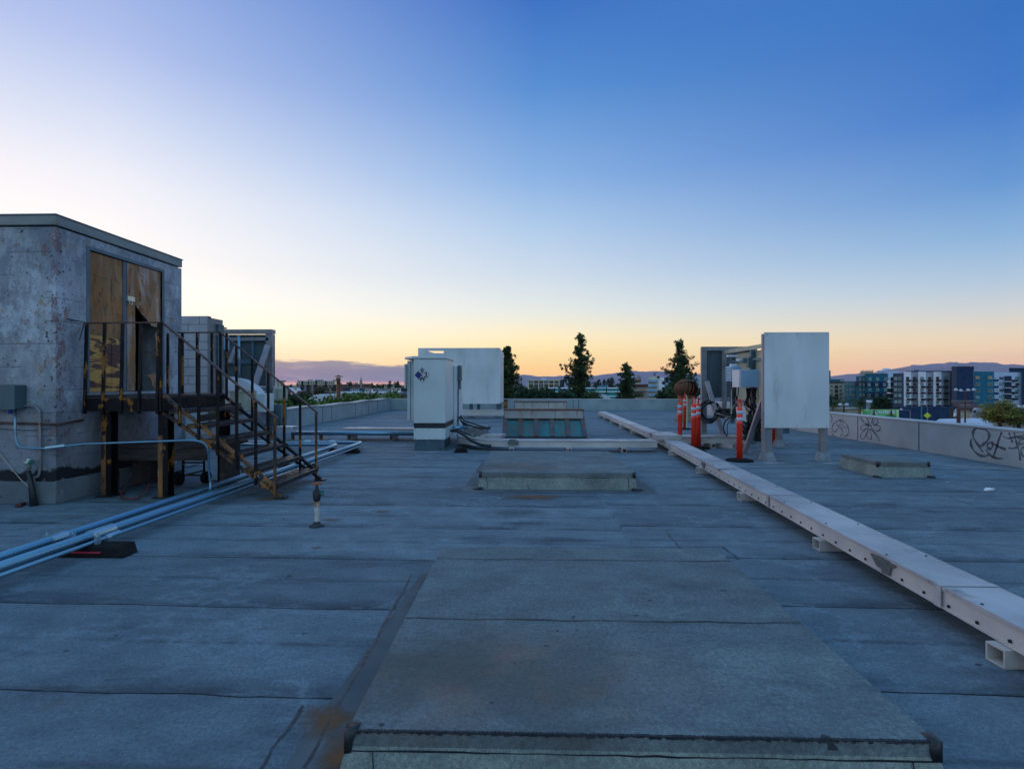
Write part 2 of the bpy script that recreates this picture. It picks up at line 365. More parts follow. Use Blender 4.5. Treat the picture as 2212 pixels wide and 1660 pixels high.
M['fascia'] = mat('fascia_metal', (.27, .30, .29), (.22, .25, .25), 1.2, (.22, .19, .15), .62, .1, 2.5, rough=.6, bump=.05, st=(1, 1, 3))
M['black'] = mat('painted_void_dark', (.002, .002, .003), rough=1, bump=0, spec=0)  # near-black colour painted where hollows are unlit
M['doorfr'] = mat('door_frame', (.14, .19, .23), (.11, .15, .19), 3, (.16, .08, .04), .66, .06, 6, rough=.7)
M['lock'] = mat('padlock_steel', (.55, .58, .5), rough=.35, metal=.6, bump=0)
M['paper'] = mat('paper', (.75, .75, .76), rough=.8, bump=0)
M['string'] = mat('pale_string', (.42, .44, .45), rough=.8, bump=0)
M['spray'] = mat('spray_paint', (.06, .065, .08), (.12, .125, .145), 4, rough=.7, bump=0)
M['feet'] = mat('white_mastic', (.34, .35, .39), (.22, .25, .29), 8, rough=.7, bs=20, bump=.4)
M['blue'] = mat('blue_ink', (.012, .03, .30), rough=.5, bump=0)
M['ink'] = mat('black_ink', (.012, .012, .02), rough=.5, bump=0)
M['stripe'] = mat('hand_truck_red', (.16, .035, .025), (.10, .03, .025), 8, rough=.5)

def wall_mat():
    m, t, b = newmat('peeling_painted_concrete')
    co = t.node('ShaderNodeTexCoord').outputs['Object']
    sp = t.node('ShaderNodeSeparateXYZ'); t.link(co, sp.inputs[0]); X, Y, Z = sp.outputs
    base = t.mix(t.mr(t.noise(t.mapping(co, (1, 1, .5)), 2.2, 8, .72), .38, .62), (.25, .27, .30, 1), (.43, .45, .49, 1))
    base = t.mix(t.mr(t.noise(t.mapping(co, (1, 1, 2.5), (2, 2, 9)), 12, 6, .8), .5, .66, 0, .45), base, (.20, .20, .23, 1))
    c = t.mix(t.mr(t.noise(t.mapping(co, (1, 1, .35)), 3.2, 6, .75), .50, .64, 0, .65), base, (.17, .20, .24, 1))
    c = t.mix(t.mr(t.noise(t.mapping(co, (1, 1, .8), (4, 2, 1)), 1.7, 7, .75), .53, .62, 0, .6), c, (.60, .65, .74, 1))
    c = t.mix(t.mr(t.noise(t.mapping(co, (1, 1, .45), (6, 1, 7)), 1.5, 7, .75), .52, .62, 0, .7), c, (.17, .20, .25, 1))
    # darker blue low down, reddish stain near the corner x=-5.52,y=6
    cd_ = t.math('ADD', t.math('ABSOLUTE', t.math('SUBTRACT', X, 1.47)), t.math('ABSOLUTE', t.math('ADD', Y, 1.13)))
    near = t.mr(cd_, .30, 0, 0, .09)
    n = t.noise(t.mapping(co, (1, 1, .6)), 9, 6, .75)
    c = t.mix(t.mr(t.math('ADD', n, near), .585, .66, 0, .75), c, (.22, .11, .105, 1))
    n2 = t.noise(t.mapping(co, (1, 1, .7), (7, 3, 2)), 5, 6, .7)
    c = t.mix(t.mr(n2, .58, .66, 0, .8), c, (.36, .25, .15, 1))
    n3 = t.noise(t.mapping(co, (1, 1, 1), (1, 6, 2)), 17, 5, .7)
    c = t.mix(t.mr(t.math('ADD', n3, t.math('MULTIPLY', near, .6)), .64, .67), c, (.07, .045, .05, 1))
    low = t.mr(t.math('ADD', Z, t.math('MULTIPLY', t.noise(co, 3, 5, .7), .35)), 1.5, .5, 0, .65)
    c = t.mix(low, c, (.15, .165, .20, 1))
    tarb = t.mr(t.math('ABSOLUTE', t.math('SUBTRACT', t.math('ADD', Z, t.math('MULTIPLY', t.noise(co, 2.2, 5, .75), .38)), .50)), .085, .05)
    c = t.mix(tarb, c, (.012, .012, .018, 1))
    # formwork / block courses
    fz = t.math('FRACT', t.math('DIVIDE', t.math('ADD', Z, t.math('MULTIPLY', t.noise(co, 1.5, 3), .03)), .27))
    ln = t.math('MULTIPLY', t.mr(fz, .035, 0), t.mr(t.noise(co, 2.5, 4), .45, .6, 0, .75))
    c = t.mix(ln, c, (.10, .10, .12, 1))
    t.set(b.inputs['Base Color'], c); b.inputs['Roughness'].default_value = .82
    bn = t.node('ShaderNodeBump'); bn.inputs['Strength'].default_value = .6; bn.inputs['Distance'].default_value = .02
    h = t.math('SUBTRACT', t.math('ADD', t.noise(co, 14, 6, .7), t.math('MULTIPLY', t.noise(co, 3, 4), 1.5)), t.math('MULTIPLY', ln, .6))
    t.set(bn.inputs['Height'], h); t.link(bn.outputs[0], b.inputs['Normal'])
    return m
M['wall'] = wall_mat()
M['base'] = mat('base_render', (.17, .195, .215), (.12, .14, .155), 2.5, (.30, .31, .33), .6, .08, 4, rough=.85, bs=25, bump=.4, c4_=(.05, .05, .06), th4=.66, s4=5)
def door_mat(name, left):
    m, t, b = newmat(name)
    co = t.node('ShaderNodeTexCoord').outputs['Object']
    sp = t.node('ShaderNodeSeparateXYZ'); t.link(co, sp.inputs[0]); X, Y, Z = sp.outputs
    c = t.mix(t.mr(t.noise(t.mapping(co, (1, 2, .5)), 2.4, 4), .35, .65), (.17, .09, .03, 1), (.32, .19, .085, 1)) if left else \
        t.mix(t.mr(t.noise(t.mapping(co, (1, 2, .4)), 3.4, 4), .4, .6), (.36, .31, .27, 1), (.26, .14, .06, 1))
    c = t.mix(t.mr(t.noise(t.mapping(co, (1, 2.2, .55), (2, 3, 4)), 5.5, 7, .75), .47, .58, 0, .85), c, (.34, .13, .03, 1))
    c = t.mix(t.mr(t.noise(t.mapping(co, (1, 2, .7), (5, 3, 1)), 7, 7, .8), .55, .62, 0, .9), c, (.09, .035, .02, 1))
    if left:   # banded corrosion on the lower sheet
        band = t.noise(t.mapping(co, (1, .9, 3.0), (0, 2, 0)), 2.6, 3, .5, 1.2)
        lo = t.mix(t.mr(band, .44, .52), (.62, .35, .09, 1), (.10, .045, .045, 1))
        lo = t.mix(t.mr(t.noise(co, 6, 4), .55, .7, 0, .7), lo, (.30, .12, .035, 1))
        c = t.mix(t.mr(t.math('ADD', Z, t.math('MULTIPLY', t.noise(co, 2, 2), .06)), .76, .74), c, lo)
    t.set(b.inputs['Base Color'], c); b.inputs['Roughness'].default_value = .5; b.inputs['Metallic'].default_value = .25
    bn = t.node('ShaderNodeBump'); bn.inputs['Strength'].default_value = .4; bn.inputs['Distance'].default_value = .02
    t.set(bn.inputs['Height'], t.noise(co, 4, 5, .6)); t.link(bn.outputs[0], b.inputs['Normal'])
    return m
M['doorl'] = door_mat('rusted_door_sheet', True); M['doorr'] = door_mat('warped_door_sheet', False)

# ------------------------------------------------------------------ setting: ground, roof deck
GZ = -12.0
M['city'] = mat('city_ground', (.10, .105, .11), (.16, .155, .14), .02, (.05, .07, .03), .55, .1, .013, rough=.9, bump=0)
b = MB(); S = 14000
b.quad((-S, -2000, GZ), (S, -2000, GZ), (S, S, GZ), (-S, S, GZ)); tag(b.build('ground', M['city']), kind='structure')
PX0, PX1, PY = -7.5, 8.3, 28.0
b = MB(); b.box(PX0 - .3, -6, GZ + .02, PX1 + .3, PY + .3, 0.0)
roof = tag(b.build('roof_deck', M['roof']), kind='structure')
# hand-cut laps and cracks lying on the membrane
b = MB()
def crack(p, q, wd=.012, n=14):
    p = Vector(p); q = Vector(q); dd = (q - p); nn = Vector((-dd.y, dd.x, 0)).normalized(); pts = []
    for i in range(n + 1):
        f = i / n; a = math.sin(f * 9 + p.x) * .004 + (rnd.random() - .5) * .009
        pts.append(p + dd * f + nn * a)
    b.ribbon([(x.x, x.y, .004) for x in pts], wd, (0, 0, 1))
for (x0, y0, x1, y1, wd) in [(890,1240,800,1405,.012),(800,1405,655,1660,.014),(655,1525,560,1660,.012),(1440,1150,1470,1183,.014),(1508,1185,1530,1207,.012),(946,1183,1560,1181,.007),
        (2040,1070,2140,1103,.01),(2140,1103,2212,1104,.01),(1640,1650,1560,1640,.008),(40,1145,190,1112,.008),(1560,1180,1596,1208,.014)]:
    crack(gp(x0, y0), gp(x1, y1), wd)
b.flat = True
b.build('lap_joint', M['tar'], roof)
b = MB(); b.flat = True   # side flashing flange along the near hatch
b.add([(-.92,1.2,.003),(-.60,1.2,.003),(-.60,3.9,.003),(-.78,3.75,.003)], [(0,1,2,3)]); b.build('flashing', M['flange'], roof)

# ------------------------------------------------------------------ parapets
def parapet(name, pts, label, m, zt=.63, thick=.25, inward=(0, 0)):
    o = thing(name, (pts[0][0], pts[0][1], 0), label, 'parapet wall')
    return o
pr = parapet('parapet_wall', [(PX1, 0)], 'right-hand grey parapet with black spray-painted scribbles along its inner face', None)
b = MB(); b.box(PX1, -6, .002, PX1 + .28, PY + .28, .60); b.build('wall_body', M['papr'], pr)
b = MB(); b.box(PX1 - .015, -6, .60, PX1 + .30, PY + .30, .635); b.build('coping', M['coping'], pr, .008)
b = MB()
for vx in (1829, 1986+0): 
    p = onX(1853 if vx == 1829 else 2140.5, 900, PX1)
for vx in (1853, 1985): 
    p = onX(vx, 900, PX1); b.box(PX1 - .004, p.y - .012, .01, PX1 + .02, p.y + .012, .63)
b.build('expansion_joint', M['joint'], pr)
pf = parapet('parapet_wall', [(0, PY)], 'far grey-blue parapet closing the roof below the conifers', None)
b = MB(); b.box(PX0, PY, .002, PX1, PY + .28, .58); b.build('wall_body', M['pap'], pf)
b = MB(); b.box(PX0, PY - .015, .58, PX1 - .02, PY + .30, .615); b.build('coping', M['coping'], pf, .008)
b = MB()
for vx in (1357 + 200, 1250, 1338 + 50 - 150, 880, 1599 - 130):
    x = xat(vx, PY); b.box(x - .015, PY - .006, .01, x + .015, PY + .02, .6)
b.build('expansion_joint', M['joint'], pf)
b = MB(); x = xat(1092, PY); b.box(x - .1, PY - .012, .02, x + .12, PY + .01, .575); b.build('rust_patch', M['orust'], pf)
pl = parapet('parapet_wall', [(PX0, 0)], 'left-hand panelled parapet running back from the stair with pale sagging coping', None)
b = MB(); b.box(PX0 - .28, -6, .002, PX0, PY + .28, .60); b.build('wall_body', M['pap'], pl)
b = MB(); n = 60
pts = [(PX0 - .13, -6 + (PY + 6) * i / n, .625 + .014 * math.sin(i * 1.1) + .01 * math.sin(i * .37)) for i in range(n + 1)]
for i in range(n): b.bar(pts[i], pts[i+1], .34, .045)
b.build('coping', M['coping'], pl)
b = MB()
for vx in (697, 716.5, 768, 796, 816):
    p = onX(vx, 880, PX0); b.box(PX0 - .02, p.y - .014, .01, PX0 + .006, p.y + .014, .6)
b.build('expansion_joint', M['joint'], pl)

# graffiti on the right parapet
def sp2(pts): return spline([onX(1774 + cx * .1979, 748.8 + cy * .1979, PX1 - .004) for cx, cy in pts], 6)
G = MB(); G.flat = True
strokes = [
 ([(115,895),(130,845),(165,812),(205,800),(245,815),(285,860),(298,910),(285,960),(240,982)], .035),
 ([(115,895),(150,925),(185,885),(215,885),(235,935),(205,975)], .03), ([(160,815),(175,860),(205,850),(205,805)], .025), ([(245,820),(245,870),(285,880)], .022),
 ([(95,745),(118,770),(108,830)], .03), ([(115,900),(125,960),(160,972)], .025), ([(230,740),(228,890)], .012),
 ([(520,850),(480,830),(440,800),(440,765),(480,760),(500,790),(522,840),(505,790),(520,760),(555,770),(550,830)], .03),
 ([(550,835),(570,780),(610,790),(615,830),(570,850),(620,855),(645,890),(610,920),(560,895)], .03),
 ([(515,855),(460,850),(430,885),(450,910),(500,885),(440,940),(430,990),(465,1000),(510,910)], .03),
 ([(515,900),(495,970),(540,1010),(545,960),(530,910)], .028), ([(530,850),(550,870),(545,895),(520,900),(508,870),(530,850)], .03),
 ([(545,900),(610,970),(635,1035)], .04), ([(470,830),(450,790)], .02), ([(590,800),(560,840)], .02),
 ([(1640,1000),(1632,1060),(1665,1130),(1725,1180),(1790,1190),(1832,1165)], .055),
 ([(1765,1150),(1720,1080),(1665,1000),(1655,930),(1690,888),(1745,885),(1800,905),(1832,960),(1815,1020),(1765,1065),(1725,1085)], .055),
 ([(1820,1050),(1860,1040),(1870,1080),(1845,1110),(1812,1095),(1820,1050)], .05),
 ([(1968,930),(1935,1020),(1905,1120),(1878,1200)], .05), ([(1870,1050),(1930,1085),(2012,1118)], .05), ([(1800,1120),(1850,1185),(1920,1215),(1980,1215)], .05),
 ([(1990,975),(2030,998),(2110,985),(2215,965)], .035), ([(2048,935),(2065,985),(2088,1045)], .035), ([(2105,935),(2120,1000),(2135,1060),(2160,1150),(2170,1235)], .035),
 ([(2045,1100),(2090,1108),(2135,1095)], .035), ([(2212,990),(2170,1020),(2160,1060),(2215,1050)], .03), ([(2212,1090),(2180,1120),(2190,1180),(2225,1200)], .03), ([(2150,1000),(2180,985),(2225,1010)], .03)]
for pts, wd in strokes: G.ribbon(sp2(pts), wd * .8, (-1, 0, 0))
G.build('graffiti', M['spray'], pr)

# ------------------------------------------------------------------ hatches
def tarblob(b, c, s):
    c = Vector(c); 
    for k in range(3):
        o = Vector(((rnd.random()-.5)*s[0], (rnd.random()-.5)*s[1], (rnd.random()-.5)*s[2])) * .5
        b.lathe(c + o - Vector((0, 0, s[2]*.4)), [(s[0]*.25, 0), (s[0]*.5, s[2]*.25), (s[0]*.45, s[2]*.6), (s[0]*.18, s[2]*.9)], 9)
def hatch(x0, y0, x1, y1, zt, label, seams, lip=.05, fl=.03):
    o = thing('roof_curb', ((x0+x1)/2, (y0+y1)/2, 0), label, 'covered roof curb')
    b = MB(); b.frustum((x0-fl, y0-fl, x1+fl, y1+fl), (x0, y0, x1, y1), .002, zt-.02); b.build('side_wall', M['skirt'], o)
    b = MB(); b.box(x0-.008, y0-.008, zt-.07, x1+.008, y1+.008, zt); b.build('top_membrane', M['curb'], o, .012)
    b = MB(); b.flat = True
    for sy in seams:
        pts = [(x0 + (x1-x0)*i/30, sy + .006*math.sin(i*.9) + (rnd.random()-.5)*.008, zt+.003) for i in range(31)]; b.ribbon(pts, .011, (0, 0, 1))
    z = zt - .07
    pts = [(x0 + (x1-x0)*i/30, y0 - .012 - .001*(i % 2), z + (rnd.random()-.5)*.004) for i in range(31)]; b.ribbon(pts, .006, (0, -1, 0))
    for xx in (x0 + .09, x1 - .09): b.ribbon([(xx, y0 - .016, z), (xx + .01, y0 - .03, .01)], .006, (0, -1, 0))
    b.build('lap_joint', M['tar'], o)
    b = MB()
    s = .075
    for xx, sg in ((x0, 1), (x1, -1)):
        j = lambda: rnd.uniform(-.008, .008)
        b.prism([(xx - sg*.012, y0 - .016, zt - .075 + j()), (xx + sg*(.018 + j()), y0 - .016, zt - .07 + j()), (xx + sg*(.026 + j()), y0 - .016, zt - .035), (xx + sg*(.03 + j()), y0 - .016, zt + .003), (xx - sg*.012, y0 - .016, zt + .003)], (0, .05, 0))
    for xx in (x0 - .02, x1 + .02): tarblob(b, (xx, y0 - .03, .012), (s*1.5, s*1.2, .03))
    b.build('corner_tar', M['tar'], o, smooth=True)
    return o
h1 = hatch(-.64, 1.83, 1.43, 3.9, .16, 'large low square curb in the foreground covered in grey roofing with an orange-brown stain', [2.70, 3.63])
b = MB(); b.flat = True     # ragged bitumen bleed-out along the front edge of the near curb
pts = [(-.63 + 2.05*i/140, 1.828, .158) for i in range(141)]
for i, p in enumerate(pts):
    hh = .003 + rnd.random()*.009; b.add([(p[0]-.009, 1.8185, .1605), (p[0]+.009, 1.8185, .1605), (p[0]+.007, 1.8185-.001, .1605-hh), (p[0]-.006, 1.8185-.001, .1605-hh)], [(0,1,2,3)])
    b.add([(p[0]-.009, 1.8185, .1622), (p[0]+.009, 1.8185, .1622), (p[0]+.009, 1.823+rnd.random()*.006, .1622), (p[0]-.009, 1.823+rnd.random()*.006, .1622)], [(0,1,2,3)])
b.build('bitumen_bleed', M['tar'], h1)
hatch(-.62, 6.85, 1.44, 9.05, .23, 'wide square curb in mid roof with black tar corners in front of the rusty skylight', [7.75, 8.75])
hatch(5.32, 7.9, 6.07, 8.8, .23, 'small square curb with black tar corners beside the right parapet', [])
# flange round mid curb
b = MB(); b.flat = True; b.add([(-.85,6.6,.003),(1.7,6.6,.003),(1.62,9.2,.003),(-.8,9.2,.003)], [(0,1,2,3)]); b.build('flashing', M['flange'], roof)

# ------------------------------------------------------------------ cable trays
def tray(name, pts, w_, z0, z1, label, supports=(), bolts=.2, boltside=-1, mt=None):
    o = thing(name, (pts[0][0], pts[0][1], 0), label, 'cable tray')
    body = MB(); lid = MB(); bl = MB()
    P = [Vector((p[0], p[1], 0)) for p in pts]
    L = []
    for i, p in enumerate(P):
        d = (P[min(i+1, len(P)-1)] - P[max(i-1, 0)]).normalized(); a = Vector((d.y, -d.x, 0)); L.append((p, a))
    def sweep(m_, lo, hi, za, zb):
        off = len(m_.v)
        for p, a in L:
            for (s_, z_) in ((lo, za), (hi, za), (hi, zb), (lo, zb)): m_.v.append(p + a * s_ + Vector((0, 0, z_)))
        for i in range(len(L)-1):
            for k in range(4): m_.f.append((off+i*4+k, off+i*4+(k+1) % 4, off+(i+1)*4+(k+1) % 4, off+(i+1)*4+k)); m_.mi.append(0)
        m_.f.append((off, off+1, off+2, off+3)); m_.mi.append(0); e = off+(len(L)-1)*4; m_.f.append((e, e+1, e+2, e+3)); m_.mi.append(0)
    h = w_ / 2
    sweep(body, -h, h, z0, z1 - .008)
    sweep(body, -h - .012, h + .012, z0 - .0, z0 + .007)
    sweep(lid, -h - .009, h + .009, z1 - .007, z1)
    sweep(lid, -h - .012, -h - .009, z1 - .02, z1 + .002); sweep(lid, h + .009, h + .012, z1 - .02, z1 + .002)
    body.build('tray_body', M['trayside'], o); lid.build('tray_lid', M['tray'], o)
    # bolts: one part each for the nearest, the rest as one
    acc = 0; spots_ = []
    for i in range(len(P)-1):
        seg = (P[i+1]-P[i]); ln = seg.length; d = seg.normalized(); a = Vector((d.y, -d.x, 0))
        while acc < ln:
            spots_.append((P[i] + d * acc - a * (h + .001) + Vector((0, 0, z0 + .028)), a)); acc += bolts
        acc -= ln
    spots_.sort(key=lambda q: q[0].y) if boltside < 0 else None
    first = None
    for k, (c, a) in enumerate(spots_[:70]):
        if first is None:
            first = MB().tube([Vector(c), Vector(c) - a * .007], .0095, 8).build('bolt', M['bolt'], o); base_c = Vector(c)
        else:
            q = first.copy(); col.objects.link(q); q.parent = o; q.location = Vector(c) - base_c
    if len(spots_) > 71:
        for c, a in spots_[70:]: bl.tube([c, c - a * .007], .0085, 8)
        tag(bl.build('bolt', M['bolt'], o), kind='stuff')
    if bolts < .25:
        for k in range(0, 40, 4):
            c, a = spots_[k]
            for s_ in (.022, w_ - .022): MB().tube([c + a * s_ + Vector((0, 0, z1 - z0 - .03)), c + a * s_ + Vector((0, 0, z1 - z0 - .022))], .007, 8).build('lid_screw', M['bolt'], o)
    return o
def tubeblock(parent, cx, cy, ang, ln=.42, w_=.1, h=.095, wall=.008):
    b = MB(); d = Vector((math.cos(ang), math.sin(ang), 0)); a = Vector((-d.y, d.x, 0)); c = Vector((cx, cy, 0))
    p = c - d*ln/2; q = c + d*ln/2
    b.bar(p + Vector((0,0,.003+wall/2)), q + Vector((0,0,.003+wall/2)), w_, wall); b.bar(p + Vector((0,0,h-wall/2)), q + Vector((0,0,h-wall/2)), w_, wall)
    for s_ in (-1, 1):
        o_ = a * s_ * (w_/2 - wall/2) + Vector((0, 0, h/2)); b.bar(p + o_, q + o_, wall, h - 2*wall)
    b.build('support_block', M['trayside'], parent)
def mx(Y): return 2.24 + .062 * Y + .15      # centreline of the long tray
def traymark(Y):
    b = MB(); x = mx(Y); b.box(x - .165, Y, .2255, x + .165, Y + .05, .2295); b.box(x - .168, Y, .10, x - .1635, Y + .05, .2295); b.build('splice_strap', M['tray'], mt)
    b = MB(); b.box(x - .163, Y - .006, .2252, x + .163, Y, .2262); b.build('lid_joint', M['joint'], mt)
mt = tray('cable_tray', [(mx(1.2), 1.2), (mx(4), 4), (mx(8), 8), (mx(11), 11), (3.16, 14), (3.22, 18), (3.3, 22.5)], .30, .10, .225, 'long straight grey cable tray running from the front right corner to the far parapet', bolts=.2)
for Y in (2.64, 4.42, 6.28, 8.15, 10.2): tubeblock(mt, mx(Y) + .02, Y, R(3), .46)
for Y in (12.4, 14.6, 16.5, 18.6, 20.6): tubeblock(mt, 3.1 + (Y-12)*.02, Y, R(2), .42)
for Y in (3.05, 5.5, 7.95, 10.35): traymark(Y)
b = MB(); b.box(2.75, 10.9, .226, 3.28, 11.75, .33); b.build('junction_cover', M['tray'], mt, .008)
b = MB()                        # torn label/splice plate on the side of the near stretch
for Y, k in ((3.55, 1), (7.9, .8)):
    x = mx(Y) - .165; b.flat = False
    poly = [(0,-.03),(.05,-.035),(.06,-.06),(.13,-.05),(.14,.0),(.19,.03),(.15,.045),(.03,.048),(-.05,.04),(-.06,.03)]
    b = MB(); b.prism([(x, Y + .1 - yy*k, .165 + zz*k) for yy, zz in poly], (.003, 0, 0)); b.build('torn_label', M['label'], mt)
ct = tray('cable_tray', [(-1.45, 12.0), (-1.35, 11.5), (-1.05, 11.1), (-.6, 10.9), (0, 10.82), (2.7, 10.82)], .36, .10, .235, 'low cross tray curving from the tagged white cabinet past the rusty skylight', bolts=.36)
for vx in (1105, 1228, 1347): tubeblock(ct, xat(vx, 10.6), 10.74, R(90), .5)
b = MB(); x = xat(1108.5, 10.6); b.prism([(x-.1, 10.625, .14), (x+.1, 10.625, .14), (x+.12, 10.625, .2), (x+.06, 10.625, .26), (x-.07, 10.625, .26), (x-.12, 10.625, .19)], (0, .012, 0)); b.build('torn_label', M['label'], ct)
b = MB(); b.prism([(-1.0, 11.12, .236), (-.55, 11.12, .236), (-.45, 11.55, .236), (-.9, 11.5, .236)], (0, 0, .06)); b.build('junction_cover', M['tray'], ct)
rt = tray('cable_tray', [(3.25, 11.7), (4.95, 11.7)], .45, .10, .24, 'short cross tray linking the long tray to the wired equipment rack', bolts=.3)
tubeblock(rt, xat(1567, 11.4), 11.5, R(120), .55); tubeblock(rt, xat(1540, 11.4), 11.6, R(90), .5)
ft = tray('cable_tray', [(-4.6, 12.9), (-2.2, 12.9)], .5, .16, .30, 'tray behind the stair feeding the left side of the tagged white cabinet', bolts=.3)
for vx in (640, 700, 760, 850): tubeblock(ft, xat(vx, 12.8), 12.85, R(90), .5, h=.15)
bk = tray('cable_tray', [(-4.6, 21.3), (-.55, 21.3)], .4, .12, .34, 'low tray on the roof behind and under the big pale screen box', bolts=.3)
# pipes in front of that tray
def pipe(name, pts, r, m, label, cat='pipe', group=None, couplings=()):
    o = thing(name, pts[0], label, cat, group)
    MB().tube(pts, r, 12).build('pipe_body', m, o, smooth=True)
    for p, q in couplings: MB().tube([p, q], r + .010, 12).build('coupling', M['coup'], o, smooth=False)
    return o
pipe('conduit', [(-5.8, 12.52, .20), (-2.45, 12.52, .20)], .055, M['galv'], 'blue steel conduit hugging the tray beside the tagged white cabinet')
GR = 'galvanised conduits on the roof under the stair'
A = [(-3.9, y, .14) for y in (2.0, 4, 6, 8, 10, 11.6)] + [(-3.96, 11.95, .14), (-4.15, 12.15, .14), (-7.0, 12.2, .14)]
A = [(-3.88, 2.0, .14), (-3.9, 6, .14), (-3.94, 11.4, .14)]
def fl(X, Y0, Y1, z, k=-.014, ret=None):
    X1_ = X + (Y1 - 4) * k; o_ = [(X + (Y0 - 4) * k, Y0, z), (X + ((Y0+Y1)/2 - 4) * k, (Y0+Y1)/2, z), (X1_, Y1, z)]
    if ret: o_ += bez((X1_, Y1 + .02, z), (X1_, Y1 + .22, z), (X1_ - .02, Y1 + .24, z), (X1_ - .24, Y1 + .24, z), 7) + [(-7.2, Y1 + .24, z)]
    return o_
pipe('conduit', fl(-3.88, 1.5, 10.45, .13, ret=1), .036, M['galv'], 'leftmost thick galvanised conduit passing under the stair', group=GR, couplings=[((-3.88, 4.05, .13), (-3.88, 4.20, .13)), ((-3.92, 8.0, .13), (-3.92, 8.15, .13))])
pipe('conduit', [(-3.80, 1.5, .10), (-3.80, 5.9, .10)] + bez((-3.81, 5.95, .10), (-3.81, 6.12, .10), (-3.84, 6.12, .16), (-3.84, 6.1, .3), 5) + [(-3.84, 6.08, .56)] + bez((-3.84, 6.07, .58), (-3.84, 6.06, .72), (-3.9, 6.0, .735), (-4.05, 5.99, .735), 6) + [(-5.2, 5.88, .70), (-5.62, 5.81, .655)] + [(-5.85, 5.80, .665)] + bez((-5.88, 5.80, .67), (-5.93, 5.80, .68), (-5.95, 5.80, .75), (-5.95, 5.80, .86), 6) + [(-5.95, 5.80, 1.11)], .0125, M['galv'],
     'thin conduit dropping from the green wall box and bending down to the roof conduits', couplings=[((-5.4, 5.853, .683), (-5.6, 5.815, .658))])
pipe('conduit', fl(-3.66, 1.5, 10.85, .13, .012, ret=1), .039, M['galv'], 'thick galvanised conduit just right of the first, with a bright coupling', group=GR, couplings=[((-3.657, 4.18, .13), (-3.655, 4.42, .13)), ((-3.613, 7.9, .13), (-3.611, 8.1, .13)), ((-4.3, 11.09, .13), (-4.15, 11.09, .13)), ((-4.7, 11.09, .13), (-4.85, 11.09, .13))])
pipe('conduit', fl(-3.57, 1.5, 10.85, .10, .012), .016, M['galv'], 'thin galvanised conduit at the right of the roof conduits', group=GR, couplings=[((-3.575, 4.25, .1), (-3.58, 4.4, .1))])
def rblock(x, y, label, rs=True, L=.55):
    o = thing('rubber_support', (x, y, 0), label, 'pipe support', 'rubber pipe supports')
    b = MB(); b.prism([(x-L/2-.05, y-.09, .002), (x+L/2+.05, y-.09, .002), (x+L/2, y-.06, .085), (x-L/2, y-.06, .085)], (0, .16, 0)); b.build('rubber_body', M['rubber'], o, .01)
    if rs:
        b = MB(); b.box(x-.12, y-.094, .04, x+.12, y-.085, .052); b.build('reflective_strip', M['red'], o)
    return o
rblock(-3.55, 4.12, 'black rubber block with a red strip under the nearest conduits', L=.52)
rblock(-3.74, 8.3, 'black rubber block holding the conduits just past the foot of the stair')
rblock(-3.72, 10.35, 'black rubber block under the far ends of the conduits')
rblock(-1.35, 10.55, 'round-shouldered black rubber block on the roof at the right foot of the tagged white cabinet', False, .18)
for x, y, z, lb in ((-3.53, 4.12, .085, 'small steel clamp at the right end of the nearest rubber block'), (-3.74, 4.12, .105, 'small steel clamp between the two thick conduits on the nearest rubber block'), (-3.94, 4.1, .10, 'small steel clamp at the left of the conduits on the nearest rubber block')):
    b = MB(); b.box(x-.012, y-.02, .086, x+.012, y+.02, z+.07); b.tube([(x, y, z+.07), (x, y, z+.09)], .006, 6); tag(b.build('strut_clamp', M['coup']), lb, 'clamp')

# ------------------------------------------------------------------ penthouse
WX = -5.52; YN, YF = 5.86, 8.05
ph = thing('stair_penthouse', (-7, 7, 0), 'weathered grey-blue concrete penthouse with peeling paint and a rusty double door', 'rooftop building')
dz0, dz1, dy0, dy1 = 1.30, 3.10, 6.32, 7.61
b = MB()
b.box(-10.5, YN, .002, WX - .35, YF, 3.25)      # core
b.box(WX - .35, YN, .002, WX, YF, dz0); b.box(WX - .35, YN, dz1, WX, YF, 3.25)
b.box(WX - .35, YN, dz0, WX, dy0, dz1); b.box(WX - .35, dy1, dz0, WX, YF, dz1)
wallo = b.build('wall', M['wall'], ph)
bm_ = bmesh.new(); bm_.from_mesh(wallo.data); bmesh.ops.remove_doubles(bm_, verts=bm_.verts, dist=.0005); bm_.to_mesh(wallo.data); bm_.free()
b = MB(); b.box(WX - .36, dy0 + .01, dz0 + .01, WX - .30, dy1 - .01, dz1 - .01); b.build('painted_door_dark', M['black'], ph)  # black sheet paints the unlit interior behind the torn leaf
b = MB(); b.box(-10.6, YN - .012, 3.272, WX + .012, YF + .0, 3.385); b.build('fascia', M['fascia'], ph, .006)
b = MB(); b.box(-10.6, YN - .022, 3.385, WX + .02, YF + .01, 3.40); b.build('roof_edge', M['doorfr'], ph)
b = MB(); b.prism([(-10.5, YN - .04, .003), (WX + .03, YN - .04, .003), (WX + .015, YN - .02, .26), (-10.5, YN - .02, .29)], (0, .018, 0))
b.prism([(WX + .03, YN - .02, .003), (WX + .03, YF, .003), (WX + .018, YF, .25), (WX + .018, YN - .02, .27)], (-.016, 0, 0)); b.build('base_curb', M['base'], ph, .006)
b = MB()
for Y in (6.75, 7.4): b = MB(); b.box(WX + .018, Y, .01, WX + .034, Y + .008, .25); b.build('curb_joint', M['tar'], ph)
# frame
b = MB(); fx = WX + .008
b.box(WX - .06, dy0 - .045, dz0 - .02, fx, dy0, dz1 + .045); b.box(WX - .06, dy1, dz0 - .02, fx, dy1 + .045, dz1 + .045); b.box(WX - .06, dy0, dz1, fx, dy1, dz1 + .045)
b.build('door_frame', M['doorfr'], ph, .004)
